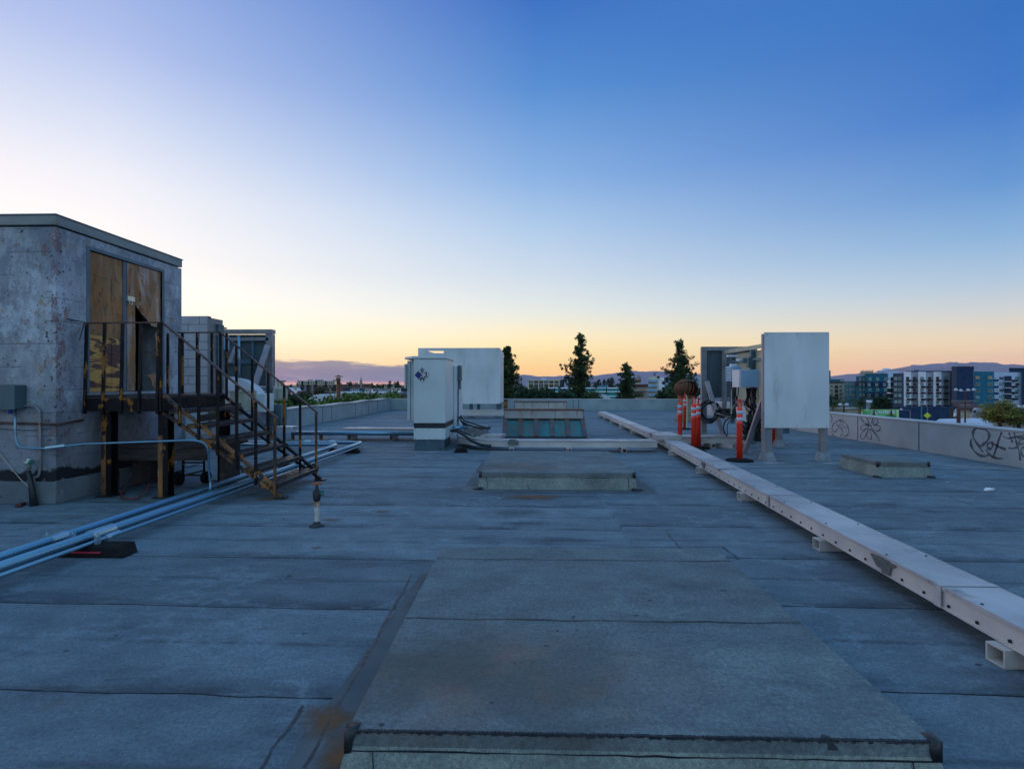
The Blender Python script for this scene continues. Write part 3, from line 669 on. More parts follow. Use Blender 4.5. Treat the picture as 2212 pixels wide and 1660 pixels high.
# left leaf (near)
ymid = onX(276, 700, WX).y
dl = thing('door_leaf', (WX, dy0, dz0), None, None); dl.parent = ph; dl.location = Vector((WX, dy0, dz0)) - Vector(ph.location); del_ = None
dl.name = 'door_leaf'
b = MB(); X1 = WX - .02
ys = [dy0 + .008, dy0 + (ymid - dy0) * .6, ymid - .075]
zs = [[dz0 + .01, 2.02, 2.50, 2.80, dz1 - .01], [dz0 + .01, 2.02, 2.35, 2.86, dz1 - .01]]
for c_ in range(2):
    for k in range(4):
        x = X1 + .004 * ((k + c_) % 2); b.box(x - .02, ys[c_] - .003 * c_, zs[c_][k] - .006, x + .003 * c_, ys[c_+1], zs[c_][k+1])
b.build('sheet_metal', M['doorl'], dl, .002)
b = MB(); b.box(X1 - .02, ymid - .07, dz0 + .01, X1 + .012, ymid - .012, dz1 - .01); b.build('stile', M['doorfr'], dl)
dr = thing('door_leaf', (WX, dy1, dz0), None, None); dr.parent = ph; dr.location = Vector((WX, dy1, dz0)) - Vector(ph.location)
def c1(cx, cy): p = onX(cx * .1908, 432 + cy * .1908, X1); return p
def c3_(cx, cy): p = onX(172.8 + cx * .1388, 662.4 + cy * .1388, X1); return p
b = MB()
edge = [c1(1525, 722), c1(1822, 818), c1(1825, 1640), c1(1745, 1625), c1(1720, 1520), c1(1758, 1440), c1(1650, 1425), c1(1600, 1350), c1(1560, 1285), c1(1530, 1180)]
off = [0, 0, 0, .03, .05, .04, .09, .08, .05, .0]
b.prism([p + Vector((o_, 0, 0)) for p, o_ in zip(edge, off)], (-.006, 0, 0))
b.prism([c3_(1030, 1062), c3_(1240, 1035), c3_(1240, 1340), c3_(1200, 1335), c3_(1130, 1220), c3_(1095, 1110)], (-.006, 0, 0))
b.prism([c3_(1180, 575), c3_(1250, 575), c3_(1250, 960), c3_(1205, 940), c3_(1190, 800)], (-.006, 0, 0))
b.build('torn_sheet_metal', M['doorr'], dr)
b = MB(); y0 = ymid + .005; y1 = c1(1525, 900).y; b.box(X1 - .02, y0, dz0 + .01, X1 + .006, y1, dz1 - .01); b.build('stile', M['doorr'], dr)
b = MB(); b.box(X1 - .1, c3_(930, 800).y, dz0 + .02, X1 - .08, c3_(950, 800).y, dz1 - .9); b.build('loose_strip', M['orust'], dr)
p = onX(1455*.1908, 432+1118*.1908, X1); b = MB(); b.box(X1 + .006, p.y - .06, p.z - .035, X1 + .04, p.y + .07, p.z + .035); b.tube(bez((X1+.03, p.y-.03, p.z-.03), (X1+.05, p.y-.04, p.z-.1), (X1+.05, p.y+.03, p.z-.1), (X1+.03, p.y+.02, p.z-.03)), .008, 6); b.build('hasp_lock', M['lock'], dl, .004)
# wall services
wb = thing('electrical_box', (-6.2, 5.85, 1.1), 'dark green electrical box on the left wall face of the concrete penthouse', 'electrical box')
b = MB(); b.box(-6.45, 5.72, 1.115, -5.87, 5.857, 1.395); b.build('box_body', M['galvbox'], wb, .008)
b = MB(); b.box(-6.46, 5.705, 1.11, -5.862, 5.72, 1.40); b.build('box_door', M['galvbox'], wb, .004)
b = MB(); b.tube([(-6.0, 5.79, 1.06), (-6.0, 5.79, 1.115)], .02, 10); b.build('blue_fitting', M['blue'], wb)
Yw = 5.835
def wp(vx, vy, Y=Yw): return at(vx, vy, Y)
pipe('conduit', spline([wp(36, 877), wp(70, 877), wp(82, 884), wp(86, 900), wp(86, 1016), wp(74, 1032), wp(74, 1060)], 5), .014, M['post'], 'painted conduit looping down the penthouse wall right of the green box')
pipe('wall_pipe', [wp(-40, 912), wp(60, 914), wp(120, 916), (WX + .03, 5.9, wp(120, 916).z), (WX + .03, 6.2, .96)], .014, M['railrust'], 'thin rusty pipe running level across the penthouse wall')
hb = thing('hose_bib', wp(64, 1090, 5.9), 'pale wall valve on a tar-black riser at the foot of the penthouse wall', 'wall valve')
b = MB(); b.tube([wp(62, 1015, 5.79), wp(68, 1050, 5.78), wp(74, 1092, 5.76)], [.02, .028, .04], 10); b.build('riser', M['tar'], hb, smooth=True)
b = MB(); b.tube([wp(54, 1000, 5.76), wp(66, 998, 5.76)], [.022, .03], 10); b.tube([wp(63, 990, 5.76), wp(62, 1012, 5.78)], [.02, .026], 10); b.build('valve_body', M['lock'], hb, smooth=True)
b = MB(); b.tube([wp(66, 998, 5.74), wp(70, 998, 5.73)], .03, 10); b.build('valve_cap', M['copper'], hb)
wire = MB(); wire.tube(spline([wp(-20, 955), wp(20, 1005), wp(50, 1040), wp(76, 1060)], 6), .005, 5); tag(wire.build('loose_wire', M['cablew']), 'pale loose wire sagging across the lower penthouse wall', 'wire')
wire = MB(); wire.tube(spline([wp(-20, 924), wp(60, 929), wp(110, 924)], 6), .004, 5); tag(wire.build('loose_wire', M['cableb']), 'thin dark wire just under the rusty level pipe on the penthouse wall', 'wire')
b = MB(); p = gp(38, 1096); q = gp(50, 1090); b.bar(p + Vector((0,0,.02)), q + Vector((0,0,.02)), .05, .03); tag(b.build('brick_scrap', M['stripe'], None, .004), 'red scrap of brick on the roof at the foot of the penthouse wall', 'debris')

# ------------------------------------------------------------------ steel stair
st = thing('steel_staircase', (-4.3, 6.85, 0), 'rusted black steel landing and open-tread stair up to the penthouse door', 'staircase')
SY0, SY1 = 6.20, 7.40; LX = -4.44; BX = -3.08; DZ = 1.27
def sub(name, b, m, **k): return b.build(name, m, st, **k)
b = MB(); b.box(WX + .06, SY0 - .02, DZ - .035, LX, SY1 + .02, DZ); sub('landing_deck', b, M['tread'])
b = MB(); b.box(WX + .06, SY0 - .03, DZ - .20, LX - .0, SY0 + .02, DZ - .04); b.box(WX + .06, SY0 - .06, DZ - .20, LX, SY0 - .03, DZ - .19)
b.box(WX + .06, SY1 - .02, DZ - .20, LX, SY1 + .03, DZ - .04); b.box(LX - .04, SY0 + .02, DZ - .18, LX, SY1 - .02, DZ - .04); sub('landing_frame', b, M['blackrust'])
def leg(x, y, m, w_=.12, z1=DZ - .2):
    b = MB(); b.box(x - w_/2, y - w_/2, .01, x + w_/2, y - w_/2 + .012, z1); b.box(x - w_/2, y + w_/2 - .012, .01, x + w_/2, y + w_/2, z1); b.box(x - .006, y - w_/2 + .012, .01, x + .006, y + w_/2 - .012, z1)
    b2 = MB(); b2.box(x - w_/2 - .0, y - w_/2 - .004, .01, x + .0, y - w_/2 - .0005, z1 * .72)
    l = sub('leg', b, M['blackrust'])
    if m: b2.build('rust_face', m, l)
    b = MB(); b.box(x - w_*.9, y - w_*.9, .002, x + w_*.9, y + w_*.9, .014); b.build('base_plate', M['tar'], l)
leg(-5.24, 6.30, M['orust']); leg(-4.48, 6.25, M['orust']); leg(-5.26, 7.35, None); leg(-4.44, 7.4, None)
# stringers (two bars each side)
n = 6
def stz(x, top=DZ - .04): return top + (x - LX) * ((DZ - .04 - .16) / (LX - BX))
for y, m_ in ((SY0, M['orust']), (SY1, M['blackrust'])):
    b = MB(); b.bar((LX - .03, y, DZ - .01), (BX - .02, y, .165), .045, .035); sub('stringer', b, m_)
    b = MB(); b.bar((LX - .03, y + .0, DZ - .22), (BX + .08, y, .02), .045, .03); sub('stringer', b, m_)
    for k in range(7):
        f = (k + .5) / 7; x = LX + (BX - LX) * f; z = DZ - .02 + (.165 - DZ) * f
    b = MB(); b.bar((BX + .0, y, .02), (BX + .14, y, .01), .1, .02); sub('foot_plate', b, M['tar'])
for k in range(6):
    f = (k + 1) / 7; zt = DZ * (1 - f); xc = LX + .02 + (BX - LX) * (k + .55) / 6
    b = MB()
    for j in range(5): b.box(xc - .13 + j * .052, SY0 + .02, zt - .022, xc - .13 + j * .052 + .040, SY1 - .02, zt)
    b.box(xc - .13, SY0 + .025, zt - .045, xc - .10, SY1 - .025, zt - .023); b.box(xc + .11, SY0 + .025, zt - .045, xc + .135, SY1 - .025, zt - .023)
    tr_ = sub('tread', b, M['tread'])
    for yy_ in (SY0 + .012, SY1 - .012): b = MB(); b.bar((xc - .12, yy_, zt - .03), (xc + .13, yy_, zt - .03), .016, .045); b.build('tread_bracket', M['orust'], tr_)
# handrails + balusters
for y, y2 in ((SY0, SY0), (SY1, SY1)):
    b = MB(); b.bar((WX + .05 if y < 7 else WX + .35, y, 2.16), (LX - .04, y, 2.165), .04, .016); b.bar((LX - .055, y, 2.168), (BX + .03, y, .985), .04, .018)
    sub('handrail', b, M['railrust'] if y < 7 else M['railrust'])
for k in range(5):
    x = WX + .075 + k * .228; b = MB(); b.bar((x, SY0 - .035, DZ - .23), (x, SY0 - .005, 2.15), .028, .028); sub('baluster', b, M['blackrust'])
for k in range(5):
    x = -5.28 + k * .22; b = MB(); b.bar((x, SY1, DZ - .06), (x, SY1, 2.15), .028, .028); sub('baluster', b, M['blackrust'])
for y, m_ in ((SY0 - .03, M['blackrust']), (SY1, M['blackrust'])):
    for k in range(7):
        x = LX - .05 + (BX - LX + .06) * k / 6; zt = 2.165 + (x - LX + .05) * ((.985 - 2.165) / (BX - LX + .06)); zb = max(.015, DZ - .24 + (x - LX) * ((.0 - DZ + .24) / (BX - LX)))
        b = MB(); b.bar((x, y, zb), (x, y, zt), .028, .028); sub('baluster', b, M['orust'] if k == 6 else m_)
b = MB(); b.tube([wp(172, 734, 6.0), (WX + .04, SY0, 2.16)], .006, 6); b.tube([(WX + .04, SY0, 2.17), (WX-.0, 6.0, 2.19)], .006, 6); sub('tie_wire', b, M['cableb'])
# rust runs on roof at the stair foot
# timber ledge beneath
b = MB(); b.box(-5.42, 6.62, .56, -4.05, 7.35, .60); b.box(-5.42, 6.60, .40, -4.2, 6.64, .555); tag(b.build('timber_bench', M['wood'], None, .004), 'dark weathered timber shelf tucked beneath the steel landing', 'shelf')
bb = bpy.data.objects['timber_bench']
for xx in (-5.42, -4.2): b = MB(); b.box(xx, 6.9, .02, xx + .06, 7.3, .555); b.build('shelf_leg', M['wood'], bb)
# hand truck lying down
htk = thing('hand_truck', gp(330, 1060), 'old red and black hand truck lying on its back under the steel landing', 'hand truck')
def g(vx, vy, z): return gp(vx, vy, z)
hp = lambda cx, cy, z: gp(218.9 + cx * .1354, 921.7 + cy * .1354, z)
b = MB(); b.tube(spline([hp(1000, 860, .06), hp(760, 905, .05), hp(735, 940, .05), hp(690, 1040, .04), hp(600, 1125, .03), hp(480, 1140, .03), hp(350, 1135, .03), hp(318, 1080, .03), hp(345, 1000, .04), hp(420, 930, .05), hp(700, 850, .05), hp(1000, 770, .06)], 5), .013, 8); b.build('handle', M['stripe'], htk, smooth=True)
b = MB(); b.tube([hp(1000, 770, .06), hp(1330, 690, .10)], .014, 8); b.tube([hp(1000, 860, .06), hp(1640, 690, .10)], .014, 8)
fa = hp(1305, 790, .08); fb = hp(1640, 790, .08)
for p in (fa, fb): b.tube([p, p + Vector((0, 0, .42))], .015, 8)
for h_ in (.02, .20, .40): b.tube([fa + Vector((0, 0, h_)), fb + Vector((0, 0, h_))], .012, 8)
b.build('frame', M['blackrust'], htk, smooth=True)
for p in (hp(1235, 830, .09), hp(1670, 800, .09)):
    b = MB(); b.tube([p - Vector((.03, 0, 0)), p + Vector((.03, 0, 0))], .085, 20); wl = b.build('wheel', M['rubber'], htk)
    b = MB(); b.tube([p - Vector((.034, 0, 0)), p + Vector((.034, 0, 0))], .045, 14); b.build('rim', M['blackrust'], wl)

# ------------------------------------------------------------------ valve standpipe in the foreground
p0 = gp(684.5, 1136); v = thing('valve_standpipe', p0, 'rusty white standpipe with black valve and orange hand wheel standing alone on the roof', 'valve')
def vz(vy): return zat(vy, p0.y, 685)
b = MB(); b.lathe(p0, [(.030, .01), (.0235, .02), (.0235, vz(1078))], 14); b.build('pipe', M['valvep'], v, smooth=True)
b = MB(); b.lathe(p0, [(.075, .003), (.06, .012), (.035, .03), (.026, .05)], 14); b.build('tar_collar', M['tar'], v, smooth=True)
b = MB(); b.lathe(p0, [(.03, vz(1081)), (.038, vz(1074)), (.040, vz(1062)), (.032, vz(1059)), (.024, vz(1057)), (.016, vz(1053)), (.012, vz(1046))], 14); b.build('valve_body', M['valveb'], v, smooth=True)
b = MB(); zz = vz(1044)
ringp = [p0 + Vector((math.cos(a)*.045*(1+.06*math.cos(5*a)), math.sin(a)*.045*(1+.06*math.cos(5*a)), zz)) for a in [2*math.pi*i/30 for i in range(31)]]
b.tube(ringp, .008, 8)
for k in range(5): a = 2*math.pi*k/5; b.tube([p0 + Vector((0,0,zz)), p0 + Vector((math.cos(a)*.043, math.sin(a)*.043, zz))], .005, 6)
b.lathe(p0 + Vector((0,0,zz-.008)), [(.012, 0), (.012, .018)], 8); b.build('hand_wheel', M['wheel'], v, smooth=True)
b = MB(); q = p0 + Vector((0, 0, vz(1064))); b.tube([q, q + Vector((.06, -.01, .0))], .014, 8); b.tube([q + Vector((.06, -.01, .0)), q + Vector((.066, -.01, -.03))], .012, 8); b.tube([q + Vector((.05, -.01, .02)), q + Vector((.08, -.01, .02))], .006, 6); b.build('hose_outlet', M['copper'], v, smooth=True)
# rust runs
def stain(c, rx, ry, ang, m):
    b = MB(); b.flat = True; n = 26; c = Vector(c)
    pts = []
    for i in range(n):
        a = 2*math.pi*i/n; r = 1 + .3*math.sin(3*a+c.x*5) + .22*(rnd.random()-.5)
        x = rx*r*math.cos(a); y = ry*r*math.sin(a); pts.append((c.x + x*math.cos(ang) - y*math.sin(ang), c.y + x*math.sin(ang) + y*math.cos(ang), .0035))
    b.add([(c.x, c.y, .0035)] + pts, [(0, i+1, (i+1) % n + 1) for i in range(n)]); return b
def stain_mat(name, colr):
    m, t, bs_ = newmat(name)
    tc = t.node('ShaderNodeTexCoord'); g_ = t.mapping(tc.outputs['Generated'], (2, 2, 0), (-1, -1, 0))
    ln_ = t.node('ShaderNodeVectorMath', operation='LENGTH'); t.link(g_, ln_.inputs[0])
    a = t.math('MULTIPLY', t.mr(t.math('ADD', ln_.outputs['Value'], t.math('MULTIPLY', t.noise(tc.outputs['Object'], 7, 5, .75), 1.3)), 1.5, .5), .85 if name != 'dirt_stain' else .36)
    t.set(bs_.inputs['Base Color'], c4(colr)); t.set(bs_.inputs['Alpha'], a); bs_.inputs['Roughness'].default_value = .85
    return m
M['ruststain'] = stain_mat('rust_stain', (.24, .10, .035)); M['dirtstain'] = stain_mat('dirt_stain', (.045, .045, .055)); M['pale'] = stain_mat('pale_spill', (.5, .5, .56))
for (vx, vy, rx, ry, mk) in [(715, 1123, .16, .07, 'ruststain'), (590, 1078, .36, .14, 'ruststain'), (688, 1183, .07, .05, 'ruststain'), (1180, 1165, .5, .18, 'dirtstain'), (1120, 1105, .5, .25, 'dirtstain'), (1150, 1072, .6, .2, 'ruststain'),
        (1880, 1090, .5, .2, 'dirtstain'), (2030, 1105, .35, .15, 'dirtstain'), (1130, 1128, .5, .12, 'dirtstain'), (925, 976, .6, .22, 'pale'), (1665, 1000, .42, .16, 'pale'), (1783, 1000, .35, .15, 'pale'), (1200, 893+20, .6, .4, 'dirtstain'), (1330, 1450, .001, .001, 'dirtstain'), (690, 1560, .22, .15, 'ruststain'), (720, 1650, .12, .2, 'ruststain'), (830, 1105, .12, .08, 'ruststain')]:
    if rx < .01: continue
    stain(gp(vx, vy), rx, ry, 0, None).build('roof_stain', M[mk], roof)

# ------------------------------------------------------------------ tagged white cabinet
X0, X1c, Y0c = -2.39, -1.72, 10.8
cb = thing('equipment_cabinet', ((X0+X1c)/2, 11.5, 0), 'white metal equipment cabinet with a blue and white hazard diamond', 'equipment cabinet')
zt = zat(772, Y0c); zb1 = zat(914, Y0c); zb2 = zat(925, Y0c); zb3 = zat(949.5, Y0c); Y1c = 12.05
b = MB(); b.box(X0, Y0c, zb1, X1c, Y1c, zt - .02); b.box(X0 - .22, Y0c + .35, zb1 + .03, X0 - .002, Y1c, zt - .05); b.build('body', M['whitep'], cb, .012)
b = MB(); b.box(X0 - .03, Y0c + .33, zb1 + .05, X0 - .005, Y0c + .36, zt - .06); b.box(X0 - .15, Y0c + .34, zb1 + .04, X0 - .135, Y0c + .352, zt - .05); b.build('door_gap', M['post'], cb)
b = MB(); b.box(X0 - .25, Y0c + .2, zat(838, 11.4), X0 - .222, Y1c - .2, zt - .12); b.build('side_cover', M['whitep'], cb, .01)
b = MB(); b.prism([(X0 - .26, Y0c + .3, zt - .02), (X1c + .02, Y0c - .03, zt - .02), (X1c + .02, Y1c + .05, zt - .02), (X0 - .26, Y1c + .05, zt - .02)], (0, 0, .055))
b.prism([(X0 - .02, Y0c - .03, zt - .018), (X1c + .02, Y0c - .03, zt - .018), (X1c + .015, Y0c + .3, zt - .018), (X0 - .25, Y0c + .31, zt - .018)], (0, 0, .052)); b.build('lid', M['whitep'], cb, .008)
b = MB(); b.box(X0 + .003, Y0c + .003, zb2, X1c - .003, Y1c, zb1); b.build('dark_band', M['band'], cb)
b = MB(); b.box(X0, Y0c, zb3, X1c, Y1c, zb2); pb = b.build('plinth', M['whitep'], cb, .006)
b = MB()
for i in range(5):
    for z in (zb3 + .03, zb2 - .03):
        x = X0 + .04 + i * (X1c - X0 - .08) / 4; b.tube([(x, Y0c + .001, z), (x, Y0c - .006, z)], .008, 6)
        y = Y0c + .06 + i * .27; b.tube([(X1c - .001, y, z), (X1c + .006, y, z)], .008, 6)
b.build('screw', M['bolt'], pb)
b = MB(); b.box(X0 + .06, Y0c + .03, .01, X1c - .06, Y1c - .1, zb3)
b.box(X0 + .02, Y0c + .01, .01, X0 + .09, Y0c + .028, zb3); b.box(X1c - .09, Y0c + .01, .01, X1c - .02, Y0c + .028, zb3); b.box(X0 - .02, Y0c - .02, .005, X1c + .04, Y0c + .1, .02); b.build('steel_stand', M['stand'], cb, .003)
b = MB(); b.box(X1c + .003, 12.052, zb3 + .1, X1c + .06, 13.3, zt - .13); b.box(X0, 12.052, zb3, X1c, 13.3, zt - .1); b.build('rear_section', M['whitep'], cb, .01)
b = MB(); q = at(994, 800, 12.5); b.box(X1c + .062, 12.3, zat(822, 12.4), X1c + .14, 12.6, zat(789, 12.4)); b.build('meter_box', M['stand'], cb, .006)
b = MB(); b.tube([(X1c + .1, 12.4, zat(822, 12.4)), (X1c + .1, 12.4, zat(841, 12.4))], .035, 10); b.build('disconnect_tube', M['stand'], cb)
b = MB(); b.tube([(X1c + .075, 12.32, zat(841, 12.4)), (X1c + .075, 12.32, .3)], .018, 8); b.build('conduit', M['stand'], cb)
# hazard diamond: characters 0, 2, 3 and a struck-through W
dc = Vector((0, Y0c - .004, zat(809.5, Y0c - .004))); dcx = at(912, 809.5, Y0c).x; hs = 16.9 * Y0c / F
dm = MB(); dm.flat = True
def dq(cx, cz, s_, y, mi): return dm.add([(cx, y, cz - s_), (cx + s_, y, cz), (cx, y, cz + s_), (cx - s_, y, cz)], [(0, 1, 2, 3)], mi)
dq(dcx, dc.z, hs, Y0c - .002, 1)
for (ox, oz, mi) in ((0, .5, 0), (.5, 0, 0), (-.5, 0, 2), (0, -.5, 0)): dq(dcx + ox * hs * .97, dc.z + oz * hs * .97, hs * .455, Y0c - .003, mi)
dia = dm.build('hazard_diamond', [M['paper'], M['ink'], M['blue']], cb)
def text(body, loc, size, m, parent, rot=(R(90), 0, 0), name='lettering', ext=.0005, offset=.0, sx=1, fit=None):
    cu = bpy.data.curves.new(name, 'FONT'); cu.body = body; cu.size = size; cu.align_x = 'CENTER'; cu.align_y = 'CENTER'; cu.extrude = ext; cu.offset = offset
    o = bpy.data.objects.new(name, cu); col.objects.link(o)
    bpy.context.view_layer.update()
    me = bpy.data.meshes.new_from_object(o.evaluated_get(bpy.context.evaluated_depsgraph_get()))
    bpy.data.objects.remove(o)
    o = bpy.data.objects.new(name, me); col.objects.link(o); me.materials.clear(); me.materials.append(m)
    sx = fit / max(.01, o.dimensions.x) if fit else sx; o.rotation_euler = rot; o.scale = (sx, 1, 1); o.parent = parent; o.location = Vector(loc) - parent_world(parent); return o
for s_, ox, oz in (('0', 0, .5), ('2', .5, 0), ('3', -.5, 0), ('W', 0, -.5)):
    text(s_, (dcx + ox * hs, Y0c - .0045, dc.z + oz * hs), hs * .72, M['ink'], dia, offset=.006)
b = MB(); b.box(dcx - .05, Y0c - .006, dc.z - .5*hs - .004, dcx + .05, Y0c - .005, dc.z - .5*hs + .004); b.build('strike_line', M['ink'], dia)
# cables from the cabinet foot
def cables(name, label, specs):
    o = thing(name, specs[0][0][0], label, 'cables')
    for pts, r, m_ in specs:
        MB().tube(spline(pts, 6), r, 6).build('cable', M[m_], o, smooth=True)
    return o
b_ = lambda cx, cy, Y: at(835.3 + cx*.1735, 720 + cy*.1735, Y)
cables('cable_bundle', 'black flexible cables spilling from the tagged white cabinet to the curved tray', [
 ([b_(905,1040,12.3), b_(930,1090,12.0), b_(1000,1130,11.8), b_(1100,1160,11.6), b_(1230,1175,11.5), b_(1290,1180,11.6)], .022, 'cableb'),
 ([b_(925,1020,12.3), b_(960,1080,12.1), b_(1050,1110,11.9), b_(1150,1145,11.7), b_(1240,1165,11.6)], .016, 'cableb'),
 ([b_(920,1035,12.3), b_(945,1120,11.9), b_(1050,1150,11.6), b_(1200,1190,11.4)], .018, 'cableb'),
 ([b_(800,1210,11.0), b_(870,1215,10.9), b_(960,1260,10.7), b_(1050,1330,10.5), b_(1180,1385,10.5), b_(1300,1400,10.55)], .03, 'cableb'),
 ([b_(830,1180,11.5), b_(900,1200,11.3), b_(1000,1250,11.1), b_(1100,1290,11.0)], .025, 'cableb'),
 ([b_(840,1200,11.4), b_(930,1240,11.2), b_(1020,1280,11.0), b_(1120,1310,10.9)], .02, 'cablew'),
 ([b_(1240,1180,11.5), b_(1290,1160,11.5), b_(1310,1150,11.5)], .008, 'cableb')])
b = MB(); p = b_(930, 1165, 12.0); b.tube([b_(840, 1180, 11.4), b_(990, 1160, 11.9)], .05, 12); tag(b.build('conduit', M['galv'], None, smooth=True), 'short fat steel conduit stub at the right side of the tagged white cabinet', 'pipe')
b = MB(); b.box(-1.5, 12.2, .003, -.95, 12.9, .38); tag(b.build('pull_box', M['post'], None, .01), 'low grey pull box behind the black cables right of the tagged cabinet', 'junction box')

# ------------------------------------------------------------------ big pale screen box
Yb = 21.8; bx0 = xat(903, Yb); bx1 = xat(1080, Yb); bz0 = zat(871.8, Yb); bz1 = zat(751, Yb)
sb = thing('screen_box', ((bx0+bx1)/2, 23, 0), 'big pale blue-grey screen box on short posts behind the tagged white cabinet', 'equipment screen')
hx0, hx1, hz0, hz1 = xat(921, Yb), xat(958.5, Yb), zat(762.2, Yb), zat(757.2, Yb)
b = MB(); Tn = .06
b.box(bx0, Yb, bz0, bx1, Yb + Tn, hz0); b.box(bx0, Yb, hz1, bx1, Yb + Tn, bz1); b.box(bx0, Yb, hz0, hx0, Yb + Tn, hz1); b.box(hx1, Yb, hz0, bx1, Yb + Tn, hz1); b.build('front_panel', M['whiteold'], sb)
b = MB(); b.box(bx1 - Tn, Yb + Tn + .003, bz0, bx1 + .002, 25.2, bz1 - .003); b.build('side_panel', M['whiteold'], sb)
b = MB(); b.box(bx0 - .002, Yb + Tn + .003, bz0, bx0 + Tn, 25.2, bz1 - .003); b.build('side_panel', M['whiteold'], sb)
b = MB()
for i in range(3):
    x = bx0 + (bx1 - bx0) * (.40 + .2*i); b.box(x - .006, Yb - .004, bz0 + .002, x + .006, Yb + .001, bz1 - .004)
b.box(bx0 + .01, Yb - .004, zat(812, Yb), bx1 - .01, Yb + .001, zat(811.4, Yb)); b.build('panel_joint', M['whitep'], sb)
for vx in (1018, 1076):
    x = xat(vx, Yb + .3); b = MB(); b.box(x - .07, Yb + .25, .2, x + .07, Yb + .40, bz0 + .2); lg = b.build('leg', M['stand'], sb)
    b = MB(); b.frustum((x - .16, Yb + .16, x + .16, Yb + .48), (x - .10, Yb + .21, x + .10, Yb + .44), .004, .28); b.build('foot_boot', M['feet'], lg)
for vx in (1034, 1080.5):
    x = xat(vx, 24.9); b = MB(); b.box(x - .07, 24.8, .02, x + .07, 24.95, bz0 + .2); b.build('leg', M['stand'], sb)

# ------------------------------------------------------------------ rusty ridge skylights
def skylight(x0, x1, yf, yb, zbase, zh0, zh1, inset, label, npan=5):
    o = thing('ridge_skylight', ((x0+x1)/2, (yf+yb)/2, 0), label, 'skylight')
    b = MB(); b.frustum((x0 - .12, yf - .14, x1 + .14, yb + .14), (x0 - .02, yf - .02, x1 + .02, yb + .02), .002, zbase); b.build('curb', M['tar'], o)
    hx0, hx1 = x0 + inset*.2, x1 - inset; ym = (yf + yb) / 2; hw = .16
    b = MB(); wd = (x1 - x0) / npan; wt = (hx1 - hx0) / npan
    for i in range(npan):
        g_ = .06
        a0 = x0 + i*wd + g_; a1 = x0 + (i+1)*wd - g_; t0 = hx0 + i*wt + g_*.8; t1 = hx0 + (i+1)*wt - g_*.8
        for (ya, yt) in ((yf, ym - hw), (yb, ym + hw)):
            s_ = 1 if ya == yf else -1
            bb_ = MB(); bb_.add([(a0, ya, zbase), (a1, ya, zbase), (t1, yt, zh0 + .03), (t0, yt, zh0 + .03), (a0, ya + .01*s_, zbase), (a1, ya + .01*s_, zbase), (t1, yt + .01*s_, zh0 + .03), (t0, yt + .01*s_, zh0 + .03)],
                 [(0,1,2,3),(4,5,6,7),(0,1,5,4),(2,3,7,6),(0,3,7,4),(1,2,6,5)]); bb_.build('glass_pane', M['glass'], o)
    for i in range(npan + 1):
        xa = x0 + i*wd; xt = hx0 + i*wt
        for ya, yt in ((yf - .01, ym - hw - .01), (yb + .01, ym + hw + .01)): bb_ = MB(); bb_.bar((xa, ya, zbase - .005), (xt, yt, zh0 + .04), .12, .05); bb_.build('glazing_bar', M['rib'], o)
    for xa, xt in ((x0 + .004, hx0 + .004), (x1 - .004, hx1 - .004)):
        bb_ = MB(); bb_.prism([(xa, yf, zbase), (xa, yb, zbase), (xt, ym + hw, zh0 + .03), (xt, ym - hw, zh0 + .03)], (.003 if xa > 0 else -.003, 0, 0)); bb_.build('gable_end', M['hoodedge'], o)
    b = MB(); b.box(hx0 - .03, ym - hw - .09, zh0, hx1 + .03, ym + hw + .09, zh1 - .012); hd = b.build('ridge_hood', M['hood'], o, .006)
    b = MB(); b.box(hx0 - .05, ym - hw - .11, zh1 - .012, hx1 + .05, ym + hw + .11, zh1 + .012); b.box(hx0 - .036, ym - hw - .096, zh0 - .012, hx1 + .036, ym + hw + .096, zh0 + .006)
    for xx in (hx0 - .034, (hx0+hx1)/2 + .3, hx1 + .026): b.box(xx, ym - hw - .097, zh0, xx + .012, ym - hw - .085, zh1)
    b.build('rusted_edge', M['hoodedge'], hd)
    return o
skylight(-.57, 1.52, 13.35, 14.55, .05, zat(903.6, 13.65), zat(885, 13.65), .03, 'nearer rusty ridge skylight with teal glass panes behind the cross tray')
sx0 = xat(1113, 19.0); sx1 = xat(1223, 19.0)
skylight(sx0, sx1, 18.9, 20.0, .05, zat(882, 19.2), zat(867.5, 19.2), .02, 'farther rusty ridge skylight showing only its hood above the nearer one')

# ------------------------------------------------------------------ right equipment rack
rk = thing('equipment_rack', (5, 11.3, 0), 'open steel equipment rack with a blank pale front panel and tangled cables, beside orange posts', 'equipment rack')
Yr = 9.4; rx0 = xat(1652, Yr); rx1 = xat(1791.4, Yr); rz1 = zat(718.8, Yr); rz0 = zat(922.5, Yr)
b = MB(); b.box(rx0, Yr, rz0, rx1, Yr + .05, rz1); b.build('front_panel', M['whiteold'], rk, .004)
for k in range(5):
    for vz_ in (rz0 + .04, rz1 - .04): x = rx0 + .05 + k*(rx1 - rx0 - .1)/4; MB().tube([(x, Yr + .001, vz_), (x, Yr - .006, vz_)], .007, 8).build('panel_screw', M['post'], rk)
def post(x, y, w_=.09, d_=.09, z1=None, m='post', foot=True):
    b = MB(); b.box(x - w_/2, y - d_/2, .02, x + w_/2, y + d_/2, z1 or rz1 - .03); l = b.build('post', M[m], rk)
    if foot: b = MB(); b.frustum((x - w_*.95, y - d_*.95, x + w_*.95, y + d_*.95), (x - w_*.6, y - d_*.6, x + w_*.6, y + d_*.6), .004, .17); b.build('foot_boot', M['feet'], l)
post(rx0 + .10, Yr + .12, .13, .10); post(rx0 - .005, Yr + .05, .05, .05, m='brace', foot=False); post(xat(1780, Yr + .1) , Yr + .14, .12, .1)
